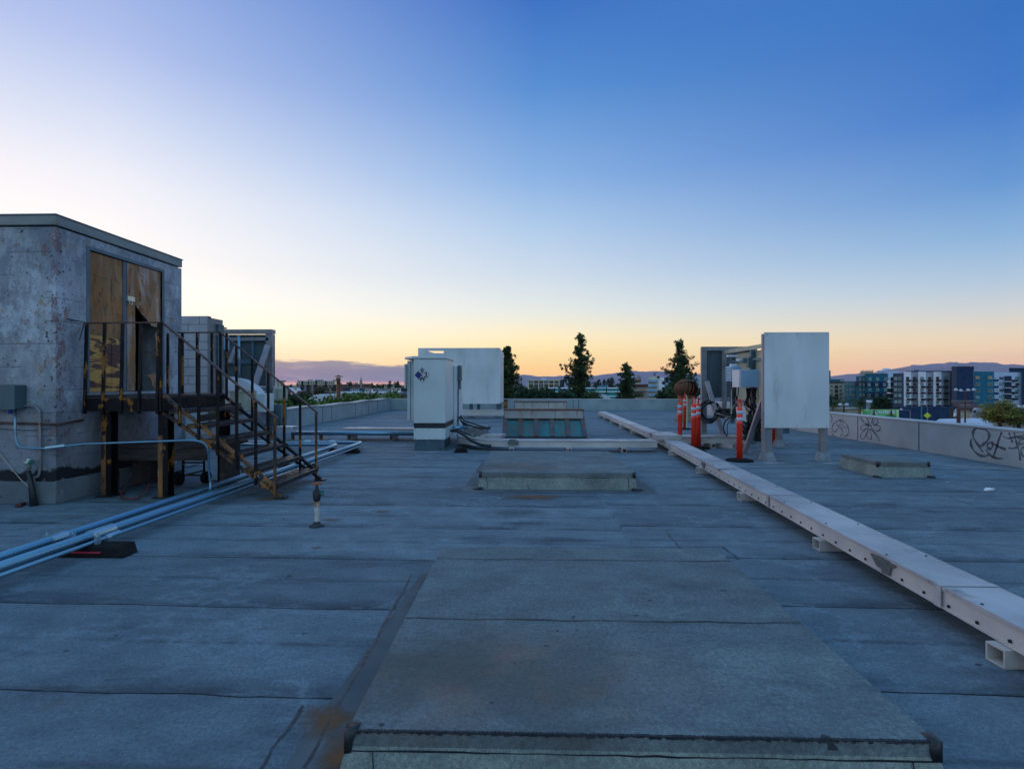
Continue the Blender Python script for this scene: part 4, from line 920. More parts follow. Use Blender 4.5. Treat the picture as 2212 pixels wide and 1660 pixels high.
post(xat(1520, 13.2), 13.2, .13, .09, 2.34); post(5.75, 13.1, .12, .1, 2.3); post(xat(1683, 11.6), 11.6, .12, .1, 2.2)
b = MB(); b.box(xat(1526, 13.2), 13.22, zat(858, 13.2), 5.75, 13.26, 2.33); b.build('rear_panel', M['inner'], rk)
b = MB(); b.box(xat(1514, 13.2), 13.14, 2.26, 5.8, 13.20, 2.36); b.box(xat(1560, 13.1), 13.10, .68, xat(1570, 13.1), 13.14, 2.25); b.build('top_frame', M['post'], rk)
XR = 5.03
b = MB(); b.box(XR - .03, 9.5, 2.2, XR + .05, 13.1, 2.25); b.box(XR - .034, 9.5, 2.17, XR - .03, 13.1, 2.26); b.build('top_rail', M['cream'], rk)
b = MB()
for Y in (12.7, 11.6, 10.75, 10.1): b.box(XR - .02, Y - .04, .45, XR + .06, Y + .04, 2.19 if Y > 10.8 else 2.32)
b.box(XR - .06, 10.0, 1.93, XR - .02, 12.9, 1.97); b.box(XR - .06, 10.0, 1.0, XR - .02, 12.9, 1.04); b.build('unistrut', M['blufr'], rk)
b = MB(); b.box(XR + .08, 9.9, .55, XR + .12, 12.9, 2.15); b.build('cream_backing', M['cream'], rk)
b = MB(); b.bar((xat(1527, 13), 13.0, zat(824, 13)), (xat(1563, 12.2), 12.2, .12), .10, .07, up=(0, 1, 0)); b.build('brace', M['brace'], rk)
b = MB(); b.bar((xat(1648, 9.6), 9.6, zat(860, 9.6)), (xat(1609, 10.3), 10.3, .06), .08, .06, up=(0, 1, 0)); b.build('brace', M['brace'], rk)
b = MB(); p = gp(1609, 977); b.frustum((p.x-.16, p.y-.12, p.x+.16, p.y+.12), (p.x-.06, p.y-.05, p.x+.06, p.y+.05), .003, .07); b.build('foot_boot', M['feet'], rk)
# radio boxes
def rbox(x0, y0, z0, x1, y1, z1, m1, m2, nm='radio_unit', ribs=0):
    b = MB(); b.box(x0, y0, z0, x1, y1, z1); o_ = b.build(nm, M[m1], rk, .012)
    b = MB()
    if ribs:
        for k in range(ribs): z = z0 + .03 + (z1-z0-.06)*k/(ribs-1); b.box(x0 - .035, y0 + .01, z - .014, x0 - .002, y1 - .01, z + .012)
    else: b.box(x0 - .05, y0 + .0, z0 + .0, x0 - .004, y1 - .0, z1 - .0)
    b.build('cooling_fins' if ribs else 'front_door', M[m2], o_, .004)
    return o_
ya = 10.55; rbox(xat(1602, ya), ya, zat(836, ya), xat(1640, ya), ya + .35, zat(798.5, ya), 'radio', 'radiow')
ya = 11.3; rbox(xat(1583, ya), ya, zat(824, ya), xat(1602, ya), ya + .35, zat(790.5, ya), 'radio', 'radio', ribs=6)
b = MB(); ya = 11.6; b.box(xat(1579, ya), ya, zat(791, ya), xat(1592, ya), ya+.08, zat(785.5, ya)); b.build('mounting_bracket', M['radiow'], rk)
b = MB(); ya = 11.0; b.box(xat(1594, ya), ya, zat(780, ya), xat(1604, ya), ya+.08, zat(775, ya)); b.box(xat(1573, 12), 12, zat(771, 12), xat(1600, 12), 12.1, zat(767, 12)); b.build('mounting_bracket', M['radiow'], rk)
b = MB(); ya = 10.9; b.box(xat(1617, ya), ya, zat(794, ya), xat(1626, ya), ya+.1, zat(772, ya)); b.box(xat(1606, ya), ya, zat(784, ya), xat(1613, ya), ya+.06, zat(773, ya)); b.build('breaker_box', M['stand'], rk)
b = MB(); ya = 10.2; b.prism([at(1636, 878, ya), at(1643, 877, ya), at(1642, 863, ya), at(1634, 862, ya)], (0, .01, 0)); b.build('warning_label', M['radiow'], rk)
b = MB(); b.prism([at(1634, 868, ya - .005), at(1643, 868, ya - .005), at(1643, 863, ya-.005), at(1634, 862, ya-.005)], (0, .004, 0)); b.build('warning_label', M['yellow'], rk)
# hanging and tangled cables
cs = []
for k in range(11):
    vx = 1612 + k * 2.5; cs.append(([at(vx, 838, 10.7), at(vx + rnd.uniform(-3, 3), 855, 10.8), at(vx + rnd.uniform(-7, 5), 875, 10.8), at(1625 + rnd.uniform(-8, 8), 890, 10.9), at(1625 + rnd.uniform(-16, 14), 915 + rnd.uniform(0, 20), 10.9), at(1630 + rnd.uniform(-20, 14), 945 + rnd.uniform(0, 12), 10.8)], .013, rnd.choice(['cableb', 'cableb', 'cablew', 'cableb', 'cabler', 'cableb'])))
for k in range(7):
    vx = 1580 + k * 2.6; cs.append(([at(vx, 826, 11.5), at(vx + rnd.uniform(-2, 3), 845, 11.5), at(vx + rnd.uniform(-5, 3), 866, 11.5), at(1585 + rnd.uniform(-8, 14), 885, 11.4), at(1585 + rnd.uniform(-20, 20), 895 + rnd.uniform(0, 8), 11.3), at(1560 + rnd.uniform(-10, 10), 893, 11.4)], .013, rnd.choice(['cableb', 'cableb', 'cablew'])))
for k in range(16):
    pts = [at(rnd.uniform(1598, 1648), rnd.uniform(890, 955), rnd.uniform(10.4, 11.2)) for _ in range(5)]
    for p in pts: p.z = max(p.z, .04)
    cs.append((pts, .013, rnd.choice(['cableb', 'cableb', 'cableb', 'cableg', 'cableb'])))
for k in range(6):
    pts = [at(rnd.uniform(1540, 1600), rnd.uniform(883, 902), rnd.uniform(11.4, 12.2)) for _ in range(6)]; cs.append((pts, .016, 'cableb'))
cs.append(([at(1650, 900, 10.8), at(1635, 915, 10.6), at(1618, 935, 10.5), at(1600, 945, 10.4)], .02, 'cableg')); cs.append(([at(1646, 918, 10.6), at(1630, 935, 10.5), at(1624, 955, 10.4)], .018, 'cableg'))
cs.append(([at(1600, 893, 11), at(1570, 905, 11), at(1563, 925, 11.2), at(1570, 942, 11.3)], .014, 'cableb')); cs.append(([at(1590, 900, 11.2), at(1572, 915, 11.3), at(1572, 940, 11.5)], .009, 'cableb'))
o = cables('cable_tangle', 'tangle of black and green cables hanging inside the open equipment rack', cs)
# coil
cl = thing('cable_coil', at(1535, 890, 12.6), 'coiled black cable hanging on the rack post behind the orange posts', 'cable coil')
b = MB(); c0 = at(1532, 888, 12.7)
for k in range(9):
    rr = .20 + .035*rnd.random(); cx_ = c0 + Vector((rnd.uniform(-.05, .05), rnd.uniform(-.06, .06), rnd.uniform(-.05, .05)))
    b.tube([cx_ + Vector((rr*1.1*math.cos(a), .03*math.sin(2*a), rr*math.sin(a))) for a in [2*math.pi*i/24 for i in range(25)]], .016, 6)
b.build('coil_loops', M['cableb'], cl, smooth=True)
b = MB()
for k in range(2): b.tube(spline([at(1512, 897+k*5, 12.4), at(1520, 905+k*5, 12.3), at(1535, 910+k*3, 12.2), at(1547, 902+k*2, 12.3), at(1554, 893, 12.4)], 6), .02, 6)
b.build('loose_loop', M['cableb'], cl, smooth=True)
wc = thing('clear_bag', at(1543, 870, 12.3), 'small dark triangular guy line between the rack post and frame', 'guy line')
MB().tube([at(1547, 885, 12.3), at(1565, 866, 12.3)], .008, 5).build('line', M['cablew'], wc); wc.name = 'guy_line'

# ------------------------------------------------------------------ delineator posts
def delineator():
    o = thing('delineator_post', (0, 0, 0), 'orange', 'traffic post', 'orange delineator posts around the rack')
    b = MB(); b.lathe((0, 0, 0), [(.054, .03), (.051, .68), (.055, .685), (.055, .70), (.050, .705), (.049, .95), (.042, .975), (.026, .99)], 20); b.build('post_body', M['orange'], o, smooth=True)
    for z in (.73, .855): b = MB(); b.lathe((0, 0, 0), [(.0515, z), (.0515, z + .068)], 20); b.build('reflective_band', M['refl'], o, smooth=True)
    b = MB(); b.tube([(-.025, 0, .975), (-.033, 0, 1.02)] + [(-.033*math.cos(a), 0, 1.085 + .04*math.sin(a)) for a in [math.pi*i/10 for i in range(11)]] + [(.033, 0, 1.02), (.025, 0, .975)], .0125, 8); b.build('handle_loop', M['orange'], o, smooth=True)
    b = MB(); b.lathe((0, 0, 0), [(.25, .002), (.25, .018), (.21, .032), (.07, .05), (.06, .03)], 10); b.build('rubber_base', M['rubber'], o, .004)
    return o
dp = delineator()
spots = [(1597.5, 9.5, 'lone front orange post with a white sheet behind it, on a round black base'),
 (1468.7, 11.9, 'leftmost orange post by the long tray'),
 (1479.7, 16.2, 'farthest left orange post with a pale cord beside it'),
 (1498.5, 10.85, 'front one of the overlapping pair of orange posts left of the rack'),
 (1508.5, 11.35, 'rear one of the overlapping pair of orange posts left of the rack'),
 (1645, 12.9, 'orange post seen low behind the corner of the pale rack panel'),
 (1673, 12.0, 'orange post showing only its foot beneath the pale rack panel')]
for i, (vx, Y, lb) in enumerate(spots):
    loc = Vector((xat(vx, Y), Y, 0))
    if i == 0: dp.location = loc; dp['label'] = lb; oo = dp
    else: oo = copy_tree(dp, loc, lb)
    oo.rotation_euler = (0, 0, R([0, 25, 70, 10, 65, 0, 30][i]))
p = at(1599, 876, 9.6); b = MB(); b.prism([at(1590, 878, 9.62), at(1609.5, 877, 9.62), at(1612, 909, 9.62), at(1592, 907, 9.62)], (0, .004, 0)); tag(b.build('paper_sheet', M['paper']), 'white sheet tied behind the lone front orange post', 'sheet')
b = MB(); b.tube(spline([at(1482, 853, 16.1), at(1484, 862, 16.1), at(1484, 895, 16.1), at(1483, 925, 16.1)], 4), .02, 6); tag(b.build('pale_cord', M['cablew']), 'pale cord hanging beside the farthest left orange post', 'cord')

# ------------------------------------------------------------------ turbine vent
Yt = 19.8; tx = xat(1482, Yt); tv = thing('turbine_vent', (tx, Yt, 0), 'round rusty brown turbine vent behind the orange posts', 'roof vent')
b = MB(); b.lathe((tx, Yt, 0), [(.42, .003), (.40, .06), (.30, .45), (.27, .62), (.27, .95)], 24); b.build('neck', M['ventn'], tv, smooth=True)
b = MB(); b.lathe((tx, Yt, 0), [(.31, .90), (.31, .98), (.25, 1.0)], 24); b.lathe((tx, Yt, 0), [(.20, 1.50), (.28, 1.52), (.15, 1.585), (.02, 1.6)], 24); b.build('crown_plate', M['vent'], tv, smooth=True)
b = MB(); NB = 18; bf = MB()
for k in range(NB):
    a0 = 2*math.pi*k/NB
    rows = []
    for j in range(9):
        f = j/8; z = .97 + .56*f; r = .26 + .19*math.sin(math.pi*(.12+.80*f)); tw = a0 + .25*f
        rows.append((Vector((tx + r*math.cos(tw), Yt + r*math.sin(tw), z)), Vector((tx + (r-.075)*math.cos(tw+.36), Yt + (r-.075)*math.sin(tw+.36), z))))
    o_ = len(b.v)
    for p, q in rows: b.v += [p, q]
    for j in range(8): b.f.append((o_+2*j, o_+2*j+1, o_+2*j+3, o_+2*j+2)); b.mi.append(0)
b.flat = True; b.build('vane', M['vent'], tv, solid=.006)
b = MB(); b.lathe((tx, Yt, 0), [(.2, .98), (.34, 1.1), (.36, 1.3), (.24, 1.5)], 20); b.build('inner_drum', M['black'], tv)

# ------------------------------------------------------------------ left screen structures behind stair
L_ = lambda cx, cy, Y: at(345.6 + cx*.1735, 662.4 + cy*.1735, Y)
lb = thing('block_screen', L_(420, 1080, 10.6), 'pale block-patterned screen panel behind the concrete penthouse', 'screen wall')
YB = 11.0; bx0, bx1 = L_(230, 0, YB).x, L_(597, 0, YB).x
ztop = L_(0, 117, YB).z; zbot = .3
b = MB(); b.box(bx0, YB, zbot, bx1, YB + .12, ztop); b.build('screen_backing', M['grout'], lb)
b = MB(); ch = (L_(0, 212, YB).z - L_(0, 318, YB).z); z = ztop; k = 0
while z > zbot + .1:
    x = bx1; first = True
    wds = [.19, .45, .45] if k % 2 == 0 else [.44, .45, .4]
    for wd in wds:
        xa = max(bx0, x - wd)
        if x - xa > .03: b.box(xa + .012, YB - .012, max(z - ch, zbot) + .008, x, YB, z - .004)
        x = xa
        if x <= bx0: break
    z -= ch; k += 1
b.build('block_face', M['block'], lb)
b = MB(); b.box(bx1 + .002, YB - .02, 1.2, bx1 + .12, YB + .35, ztop - .05); b.build('edge_post', M['post'], lb)
b = MB(); b.box(bx1 + .12, YB + .1, ztop - .35, bx1 + .18, YB + .3, ztop - .17); b.box(bx1 + .12, YB + .1, 1.3, bx1 + .17, YB + .3, ztop - .4); b.build('edge_bracket', M['stand'], lb)
ls = thing('screen_enclosure', L_(1000, 1000, 12.6), 'open-backed dark steel screen enclosure with diagonal brace behind the stair', 'equipment screen')
YL = 12.6; x0 = L_(600, 0, YL).x; x1 = L_(1420, 0, YL).x; zt_ = L_(0, 290, YL).z; zb_ = L_(0, 985, YL).z
b = MB(); b.box(x0, YL, zb_, x1, YL + .05, zt_ - .12); b.build('rear_panel', M['inner'], ls)
b = MB(); b.box(x0 - .3, YL - .12, zt_ - .10, x1, YL + .08, zt_); b.box(x0, YL - .1, zt_ - .28, x1 - .1, YL - .05, zt_ - .2); b.build('top_frame', M['post'], ls)
b = MB(); xx = L_(1385, 0, YL).x; b.box(xx - .09, YL - .1, 0.02, x1, YL - .002, zt_ - .1); b.build('post', M['post'], ls)
b = MB()
for cx in (985, 1165): xx = L_(cx, 0, YL).x; b.box(xx - .03, YL - .05, zb_ - (.5 if cx == 985 else 0), xx + .03, YL - .002, zt_ - .15)
b.box(L_(790, 0, YL).x, YL - .06, zb_ + .55, L_(1230, 0, YL).x, YL - .052, zb_ + .66); b.build('unistrut', M['blufr'], ls)
b = MB(); b.bar(L_(1345, 480, YL - .15), L_(1185, 960, YL - .5), .14, .05, up=(0, 1, 0)); b.build('brace', M['brace'], ls)
b = MB(); b.bar(L_(950, 500, YL - .15), L_(870, 700, YL - .4), .10, .05, up=(0, 1, 0)); b.build('brace', M['brace'], ls)
b = MB(); pa = L_(640, 255, 12); pb_ = L_(815, 275, 12); b.box(pa.x, 12, pb_.z, pb_.x, 12.06, pa.z); b.build('top_arm', M['post'], ls)
YQ = 11.9
def lbox(nm, c, Y, dep, m, label, cat, extra=None, bev=.012):
    p = L_(c[0], c[1], Y); q = L_(c[2], c[3], Y)
    o_ = thing(nm, (p.x, Y, q.z), label, cat)
    b = MB(); b.box(p.x, Y, q.z, q.x, Y + dep, p.z); b.build('housing', M[m], o_, bev)
    return o_, p, q
o_, p, q = lbox('radio_unit', (670, 355, 812, 530), YQ, .18, 'radio', 'light blue-grey radio unit with wires below, mounted high behind the stair rail', 'radio unit')
b = MB(); b.box((p.x+q.x)/2 - .05, YQ - .012, q.z + .2, (p.x+q.x)/2 + .05, YQ - .001, p.z - .08); b.build('cover_plate', M['radiow'], o_, .005)
cs = []
for k in range(8):
    cx = 685 + k*15; cs.append(([L_(cx, 532, YQ + .05), L_(cx + rnd.uniform(-8, 8), 600, YQ), L_(720 + rnd.uniform(-30, 50), 680, YQ), L_(730 + rnd.uniform(-30, 30), 790, YQ), L_(740, 860, YQ)], .014, ['cableb', 'cableg', 'cablew', 'cabler', 'cableb', 'cablew', 'cableb', 'cableb'][k]))
cables('cable_bundle', 'coloured wires hanging below the radio unit behind the stair rail', cs)
pipe('conduit', [L_(985, 360, 12.2), L_(990, 910, 12.2)], .03, M['galv'], 'upright conduit in the middle of the screen enclosure behind the stair')
o_, p, q = lbox('battery_cabinet', (552, 868, 640, 1080), 11.4, .4, 'radiow', 'left narrow white cabinet seen through the stair rail', 'cabinet')
o_, p, q = lbox('battery_cabinet', (668, 868, 832, 1080), 11.4, .4, 'radiow', 'wider white cabinet seen through the stair rail next to the narrow one', 'cabinet')
o_, p, q = lbox('air_conditioner', (868, 1060, 1060, 1300), 11.2, .45, 'cream', 'cream air conditioner casing behind the stair balusters', 'air conditioner')
b = MB(); b.box(p.x - .02, 11.18, p.z, q.x + .02, 11.66, p.z + .03); b.build('lid', M['cream'], o_)
o_, p, q = lbox('air_conditioner', (1062, 1080, 1300, 1310), 11.5, .45, 'whitep', 'white air conditioner casing just right of the cream one behind the stair', 'air conditioner')
b = MB()
for k in range(9): b.box(p.x + .05, 11.49, q.z + .08 + k*.045, p.x + .25, 11.499, q.z + .10 + k*.045)
b.build('louver', M['post'], o_)
o_, p, q = lbox('rounded_cabinet', (1395, 1000, 1530, 1170), 12.3, .3, 'cream', 'pale green rounded box hanging beside the screen enclosure above the parapet', 'cabinet', bev=.05)
b = MB(); b.box(p.x + .12, 12.29, q.z + .05, p.x + .135, 12.30, p.z - .05); b.build('panel_line', M['post'], o_)
o_, p, q = lbox('utility_box', (1310, 1215, 1508, 1485), 12.0, .3, 'stand', 'blue-grey utility box at the foot of the screen enclosure near the parapet', 'cabinet')
b = MB()
for cy in (1010, 1035, 1095): a_ = L_(1230, cy, 12.4); q2 = L_(1390, cy, 12.4); b.box(a_.x, 12.4, a_.z - .02, q2.x, 12.45, a_.z + .02)
b.build('bracket_rail', M['blufr'], ls)
# curved white cable duct
cd0 = thing('curved_duct', L_(1300, 1500, 11.9), 'white curved cable duct sweeping down from the screen enclosure to the roof tray', 'cable duct')
path = spline([L_(860, 935, 12.0), L_(960, 925, 12.0), L_(1060, 945, 12.0), L_(1160, 1000, 12.0), L_(1240, 1090, 12.05), L_(1275, 1200, 12.1), L_(1270, 1320, 12.2), L_(1300, 1420, 12.4), L_(1370, 1490, 12.6), L_(1480, 1515, 12.8), L_(1700, 1522, 12.9)], 4)
b = MB(); o0 = len(b.v)
for i, p in enumerate(path):
    dd = (path[min(i+1, len(path)-1)] - path[max(i-1, 0)]); dd.y = 0; dd.normalize(); nn = Vector((-dd.z, 0, dd.x))
    hw = .075
    for s_, y_ in ((-1, -.2), (1, -.2), (1, .12), (-1, .12)): b.v.append(p + nn*hw*s_ + Vector((0, y_, 0)))
for i in range(len(path)-1):
    for k in range(4): b.f.append((i*4+k, i*4+(k+1) % 4, (i+1)*4+(k+1) % 4, (i+1)*4+k)); b.mi.append(0)
b.build('duct_body', M['radiow'], cd0)
# beams and junk behind stair at roof level
b = MB(); p = L_(300, 1240, 9.6); q = L_(960, 1215, 9.6); b.bar(p, q, .3, .05); b.bar(L_(330, 1420, 9.4), L_(1010, 1300, 9.4), .2, .12); tag(b.build('timber_beam', M['wood']), 'dark timber beams stacked behind the open stair treads', 'timber')
b = MB(); p = L_(215, 1270, 8.6); b.box(p.x, 8.45, .01, p.x + .25, 8.8, 1.1); tag(b.build('utility_box', M['pap'], None, .01), 'grey upright box in the shade beyond the penthouse corner', 'cabinet')

# flue pipe beyond the left parapet
YP = 25; fx_ = xat(731, YP); fl_ = thing('flue_pipe', (fx_, YP, GZ), 'tall rusty flue pipe with a conical cap beyond the left parapet', 'flue')
b = MB(); b.lathe((fx_, YP, 0), [(.10, GZ + .01), (.10, zat(815, YP))], 14); b.build('pipe', M['vent'], fl_, smooth=True)
b = MB(); b.lathe((fx_, YP, 0), [(.115, zat(819, YP)), (.115, zat(816.5, YP))], 14); b.build('collar', M['ventn'], fl_)
b = MB(); b.lathe((fx_, YP, 0), [(.23, zat(813.5, YP)), (.22, zat(813, YP)), (.06, zat(810.5, YP)), (.01, zat(809.5, YP))], 16); b.build('cap', M['hoodedge'], fl_)

# litter and string
p = gp(2135, 1060); b = MB(); 
for k in range(4): a = rnd.random()*6; b.quad(p + Vector((-.05, -.02, .006)), p + Vector((.04+.01*k, -.03, .01+.01*k)), p + Vector((.05*math.cos(a), .04, .04)), p + Vector((-.04, .03, .012)))
b.flat = True; tag(b.build('paper_scrap', M['paper']), 'crumpled white paper scrap on the roof near the right parapet', 'litter')
b = MB(); b.tube(spline([gp(1632, 976, .01), gp(1700, 1003, .01), gp(1800, 1003, .01), gp(1990, 992+10, .01), gp(2100, 1008, .01), gp(2230, 1017, .01)], 8), .005, 4); tag(b.build('roof_string', M['string']), 'thin pale string lying across the roof past the small curb', 'string')
b = MB(); b.tube([gp(905+20, 992, .008), gp(1040, 985, .008)], .004, 4); b.tube([gp(1400, 985, .008), gp(1600, 992, .008)], .004, 4); tag(b.build('roof_string', M['string']), 'thin pale string stretched on the roof to either side of the mid curb', 'string')
for i, (vx, vy) in enumerate([(2046, 1042), (1868, 1012), (1900, 986), (2010, 986), (1540, 1062)]):
    p = gp(vx, vy); b = MB(); b.prism([p + Vector((-.03, -.01, .004)), p + Vector((.02, -.015, .004)), p + Vector((.035, .01, .004)), p + Vector((-.01, .015, .004))], (0, 0, .008))
    tag(b.build('leaf_litter', M['cablew']), ['dry leaf right of the small curb', 'dry leaf in front of the small curb', 'dry leaf by the left rear of the small curb', 'dry leaf right behind the small curb', 'dry leaf left of the long tray'][i], 'litter')

# =================================================================== CITY
def flatm(name, c, c2=None, rough=.8, s=.3, metal=0, spec=.4): return mat(name, c, c2 or tuple(x * .88 for x in c), s, rough=rough, bump=0, metal=metal, spec=spec)
CM = {k: flatm('facade_' + k, v) for k, v in dict(
    tan=(.60, .50, .34), teal=(.012, .17, .27), tealg=(.07, .21, .27), navy=(.010, .040, .11), slate=(.07, .08, .12), white=(.95, .90, .96), grey=(.42, .42, .50),
    brick=(.19, .095, .085), cream=(.66, .61, .46), beige=(.46, .41, .33), dark=(.03, .03, .04), bluew=(.58, .68, .85), redroof=(.10, .045, .04), aqua=(.01, .30, .30), pgreen=(.10, .58, .20),
    lgreen=(.60, .85, .42), asphalt=(.06, .065, .075), whiteroof=(.62, .64, .72), brownp=(.22, .15, .11), stone=(.30, .26, .21)).items()}
WG = mat('window_glass', (.05, .16, .16), (.03, .05, .06), .6, rough=.15, bump=0, spec=.8)
WGa = mat('window_glass_aqua', (.22, .65, .58), (.10, .38, .38), .8, rough=.2, bump=0, spec=.8)
WW = mat('painted_lit_window', (.75, .42, .25), (.6, .35, .2), .8, rough=.5, bump=0)  # orange base colour stands in for the glow of lit windows
WB = mat('window_glass_blue', (.22, .48, .70), (.14, .34, .52), .8, rough=.2, bump=0, spec=.8)
WD = mat('window_dark', (.02, .022, .028), (.035, .03, .03), .8, rough=.3, bump=0)
FRW = flatm('window_frame_white', (.55, .55, .55)); FRC = flatm('window_frame_cream', (.42, .40, .34)); FRD = flatm('window_frame_dark', (.04, .045, .06))
def bld(name, label, cat='building', vx=1106, Y=200, group=None): return thing(name, (xat(vx, Y), Y, GZ), label, cat, group)
def blk(par, nm, xa, xb, yt, Y, dep, m, yb=None, dy=0):
    z1 = zat(yt, Y, (xa+xb)/2); z0 = GZ + .01 if yb is None else zat(yb, Y, (xa+xb)/2)
    b = MB(); k = (Y + dep) / (Y + dy) if dep > 4 else 1; p, q = xat(xa, Y + dy), xat(xb, Y + dy); b.add([(p,Y+dy,z0),(q,Y+dy,z0),(q*k,Y+dep,z0),(p*k,Y+dep,z0),(p,Y+dy,z1),(q,Y+dy,z1),(q*k,Y+dep,z1),(p*k,Y+dep,z1)], [(0,3,2,1),(4,5,6,7),(0,1,5,4),(1,2,6,5),(2,3,7,6),(3,0,4,7)]); return b.build(nm, CM[m] if isinstance(m, str) else m, par)
def win(par, xc, yc, w_, h_, Y, fm, gm, mull=1, dy=0, pr_=.12):
    p = at(xc - w_/2, yc - h_/2, Y + dy); q = at(xc + w_/2, yc + h_/2, Y + dy); e = .12 * (p.z - q.z)
    b = MB(); y = Y + dy
    b.box(p.x, y - pr_, p.z - e, q.x, y, p.z); b.box(p.x, y - pr_, q.z, q.x, y, q.z + e); b.box(p.x, y - pr_, q.z + e, p.x + e, y, p.z - e); b.box(q.x - e, y - pr_, q.z + e, q.x, y, p.z - e)
    if mull: xm = (p.x + q.x)/2; b.box(xm - e*.35, y - pr_*.8, q.z + e, xm + e*.35, y, p.z - e)
    f = b.build('window', fm, par); b = MB(); b.box(p.x + e, y - pr_*.45, q.z + e, q.x - e, y - .01, p.z - e); b.build('pane', gm, f); return f
rx = lambda cx: 1774 + cx * .1979
ry = lambda cy: 748.8 + cy * .1979

# striped apartment block
D = 190
o = bld('apartment_building', 'long apartment block with white and grey vertical stripes and small dark balconies', vx=rx(1150), Y=D)
blk(o, 'side_wing', rx(783), rx(900), ry(288), D, 25, 'slate')
blk(o, 'podium', rx(860), rx(1500), ry(655), D - 6, 30, 'navy')
blk(o, 'roof', rx(930), rx(1425), ry(262), D + 4, 20, 'navy')
ed = [902, 982, 1058, 1142, 1225, 1312, 1410]
for i in range(6):
    blk(o, 'wall', rx(ed[i]), rx(ed[i+1]), ry(272 if i % 2 == 0 else 276), D, 24, 'white' if i % 2 == 0 else 'grey', dy=0 if i % 2 == 0 else .6)
blk(o, 'wall', rx(1410), rx(1425), ry(262), D, 24, 'slate', dy=.2)
for i, cx in enumerate([942, 1019, 1099, 1183, 1268, 1357]):
    for j, cy in enumerate([342, 408, 472, 540, 607]):
        dy = 0 if i % 2 == 0 else .6
        win(o, rx(cx), ry(cy), 6.4, 5.6, D, FRD, [WD, WGa, WD][(i*2+j*3) % 3] if j < 3 else WGa, dy=dy)
        x0, x1 = xat(rx(cx - 15 + (6 if (i+j) % 2 else 0)), D), xat(rx(cx + 16 + (6 if (i+j) % 2 else 0)), D); z0 = zat(ry(cy + 40), D); z1 = zat(ry(cy + 18), D)
        b = MB(); b.box(x0, D + dy - 1.1, z0, x1, D + dy, z0 + .15); b.box(x0, D + dy - 1.12, z0 + .15, x1, D + dy - 1.04, z1)
        b.box(x0, D + dy - 1.04, z0 + .15, x0 + .08, D + dy, z1); b.box(x1 - .08, D + dy - 1.04, z0 + .15, x1, D + dy, z1); b.build('balcony', CM['dark'], o)
for cx in (812, 856):
    for cy in (345, 408, 467, 530, 598): win(o, rx(cx), ry(cy), 6, 6.4, D, FRC, WGa if cx == 812 or cy > 500 else WG)
for cy in (376, 440, 500, 562):
    blk(o, 'balcony', rx(757), rx(783), ry(cy), D + 3, 2, 'white', yb=ry(cy + 8)); 
blk(o, 'balcony_tower', rx(757), rx(783), ry(330), D + 5, 12, 'navy')
b = MB(); 
for k in range(4): x = xat(rx(1020 + k*14), D + 10); b.bar((x, D + 10, zat(ry(262), D)), (x, D + 10, zat(ry(245), D)), .15, .15)
b.build('roof_antenna', FRD, o)
# navy tower
o = bld('apartment_building', 'windowless dark navy tower between the striped block and the teal block', vx=rx(1545), Y=D)
blk(o, 'wall', rx(1427), rx(1665), ry(219), D - 3, 26, 'navy'); blk(o, 'parapet', rx(1424), rx(1668), ry(215), D - 3.3, 27, 'dark', yb=ry(219))
blk(o, 'side_band', rx(1427), rx(1482), ry(222), D - 3.25, .2, 'slate')
b = MB()
for k in range(6): x = xat(rx(1500 + k*22), D + 8); b.bar((x, D + 8, zat(ry(216), D)), (x, D + 8, zat(ry(204), D)), .12, .12)
b.build('roof_antenna', FRD, o)
# teal block
o = bld('apartment_building', 'flat-roofed teal apartment block right of the navy tower with white-framed windows', vx=rx(1775), Y=D)
blk(o, 'wall', rx(1668), rx(1885), ry(268), D, 24, 'teal')
for cx in (1703, 1840):
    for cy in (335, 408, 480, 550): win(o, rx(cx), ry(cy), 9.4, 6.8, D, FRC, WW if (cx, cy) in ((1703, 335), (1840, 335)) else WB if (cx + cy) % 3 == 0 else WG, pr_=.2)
# white block w balconies
o = bld('apartment_building', 'white apartment block at the right with stacked dark balconies', vx=rx(2035), Y=D + 5)
D2 = D + 5
blk(o, 'wall', rx(1888), rx(2188), ry(277), D2, 22, 'bluew')
blk(o, 'stair_recess', rx(2008), rx(2078), ry(318), D2 - .3, .25, 'navy', yb=ry(600))
for cy in (375, 445, 510, 576): blk(o, 'balcony_slab', rx(2006), rx(2080), ry(cy), D2 - 1.2, 1.1, 'white', yb=ry(cy + 6)); blk(o, 'balcony_rail', rx(2006), rx(2080), ry(cy - 20), D2 - 1.2, .08, 'dark', yb=ry(cy))
for cy in (365, 437, 508, 578): blk(o, 'balcony', rx(1888), rx(1938), ry(cy - 11), D2 - 1.3, 1.1, 'navy', yb=ry(cy + 12))
for cy in (342, 408, 475, 543):
    win(o, rx(1968), ry(cy), 9.2, 5.6, D2, FRD, WGa if cy in (408, 543) else WG); win(o, rx(2138), ry(cy), 7.6, 5.6, D2, FRD, WGa if cy != 408 else WD)
    blk(o, 'balcony', rx(2112), rx(2152), ry(cy + 17), D2 - 1.3, 1.1, 'dark', yb=ry(cy + 38))
o = bld('apartment_building', 'dark navy block cut by the right edge of the picture behind the white block', vx=rx(2180), Y=D + 30)
blk(o, 'wall', rx(2050), rx(2340), ry(236), D + 30, 20, 'navy'); blk(o, 'parapet', rx(2048), rx(2342), ry(230), D + 29.7, 20.6, 'dark', yb=ry(236)); blk(o, 'wing', rx(2190), rx(2340), ry(240), D + 4, 20, 'navy')
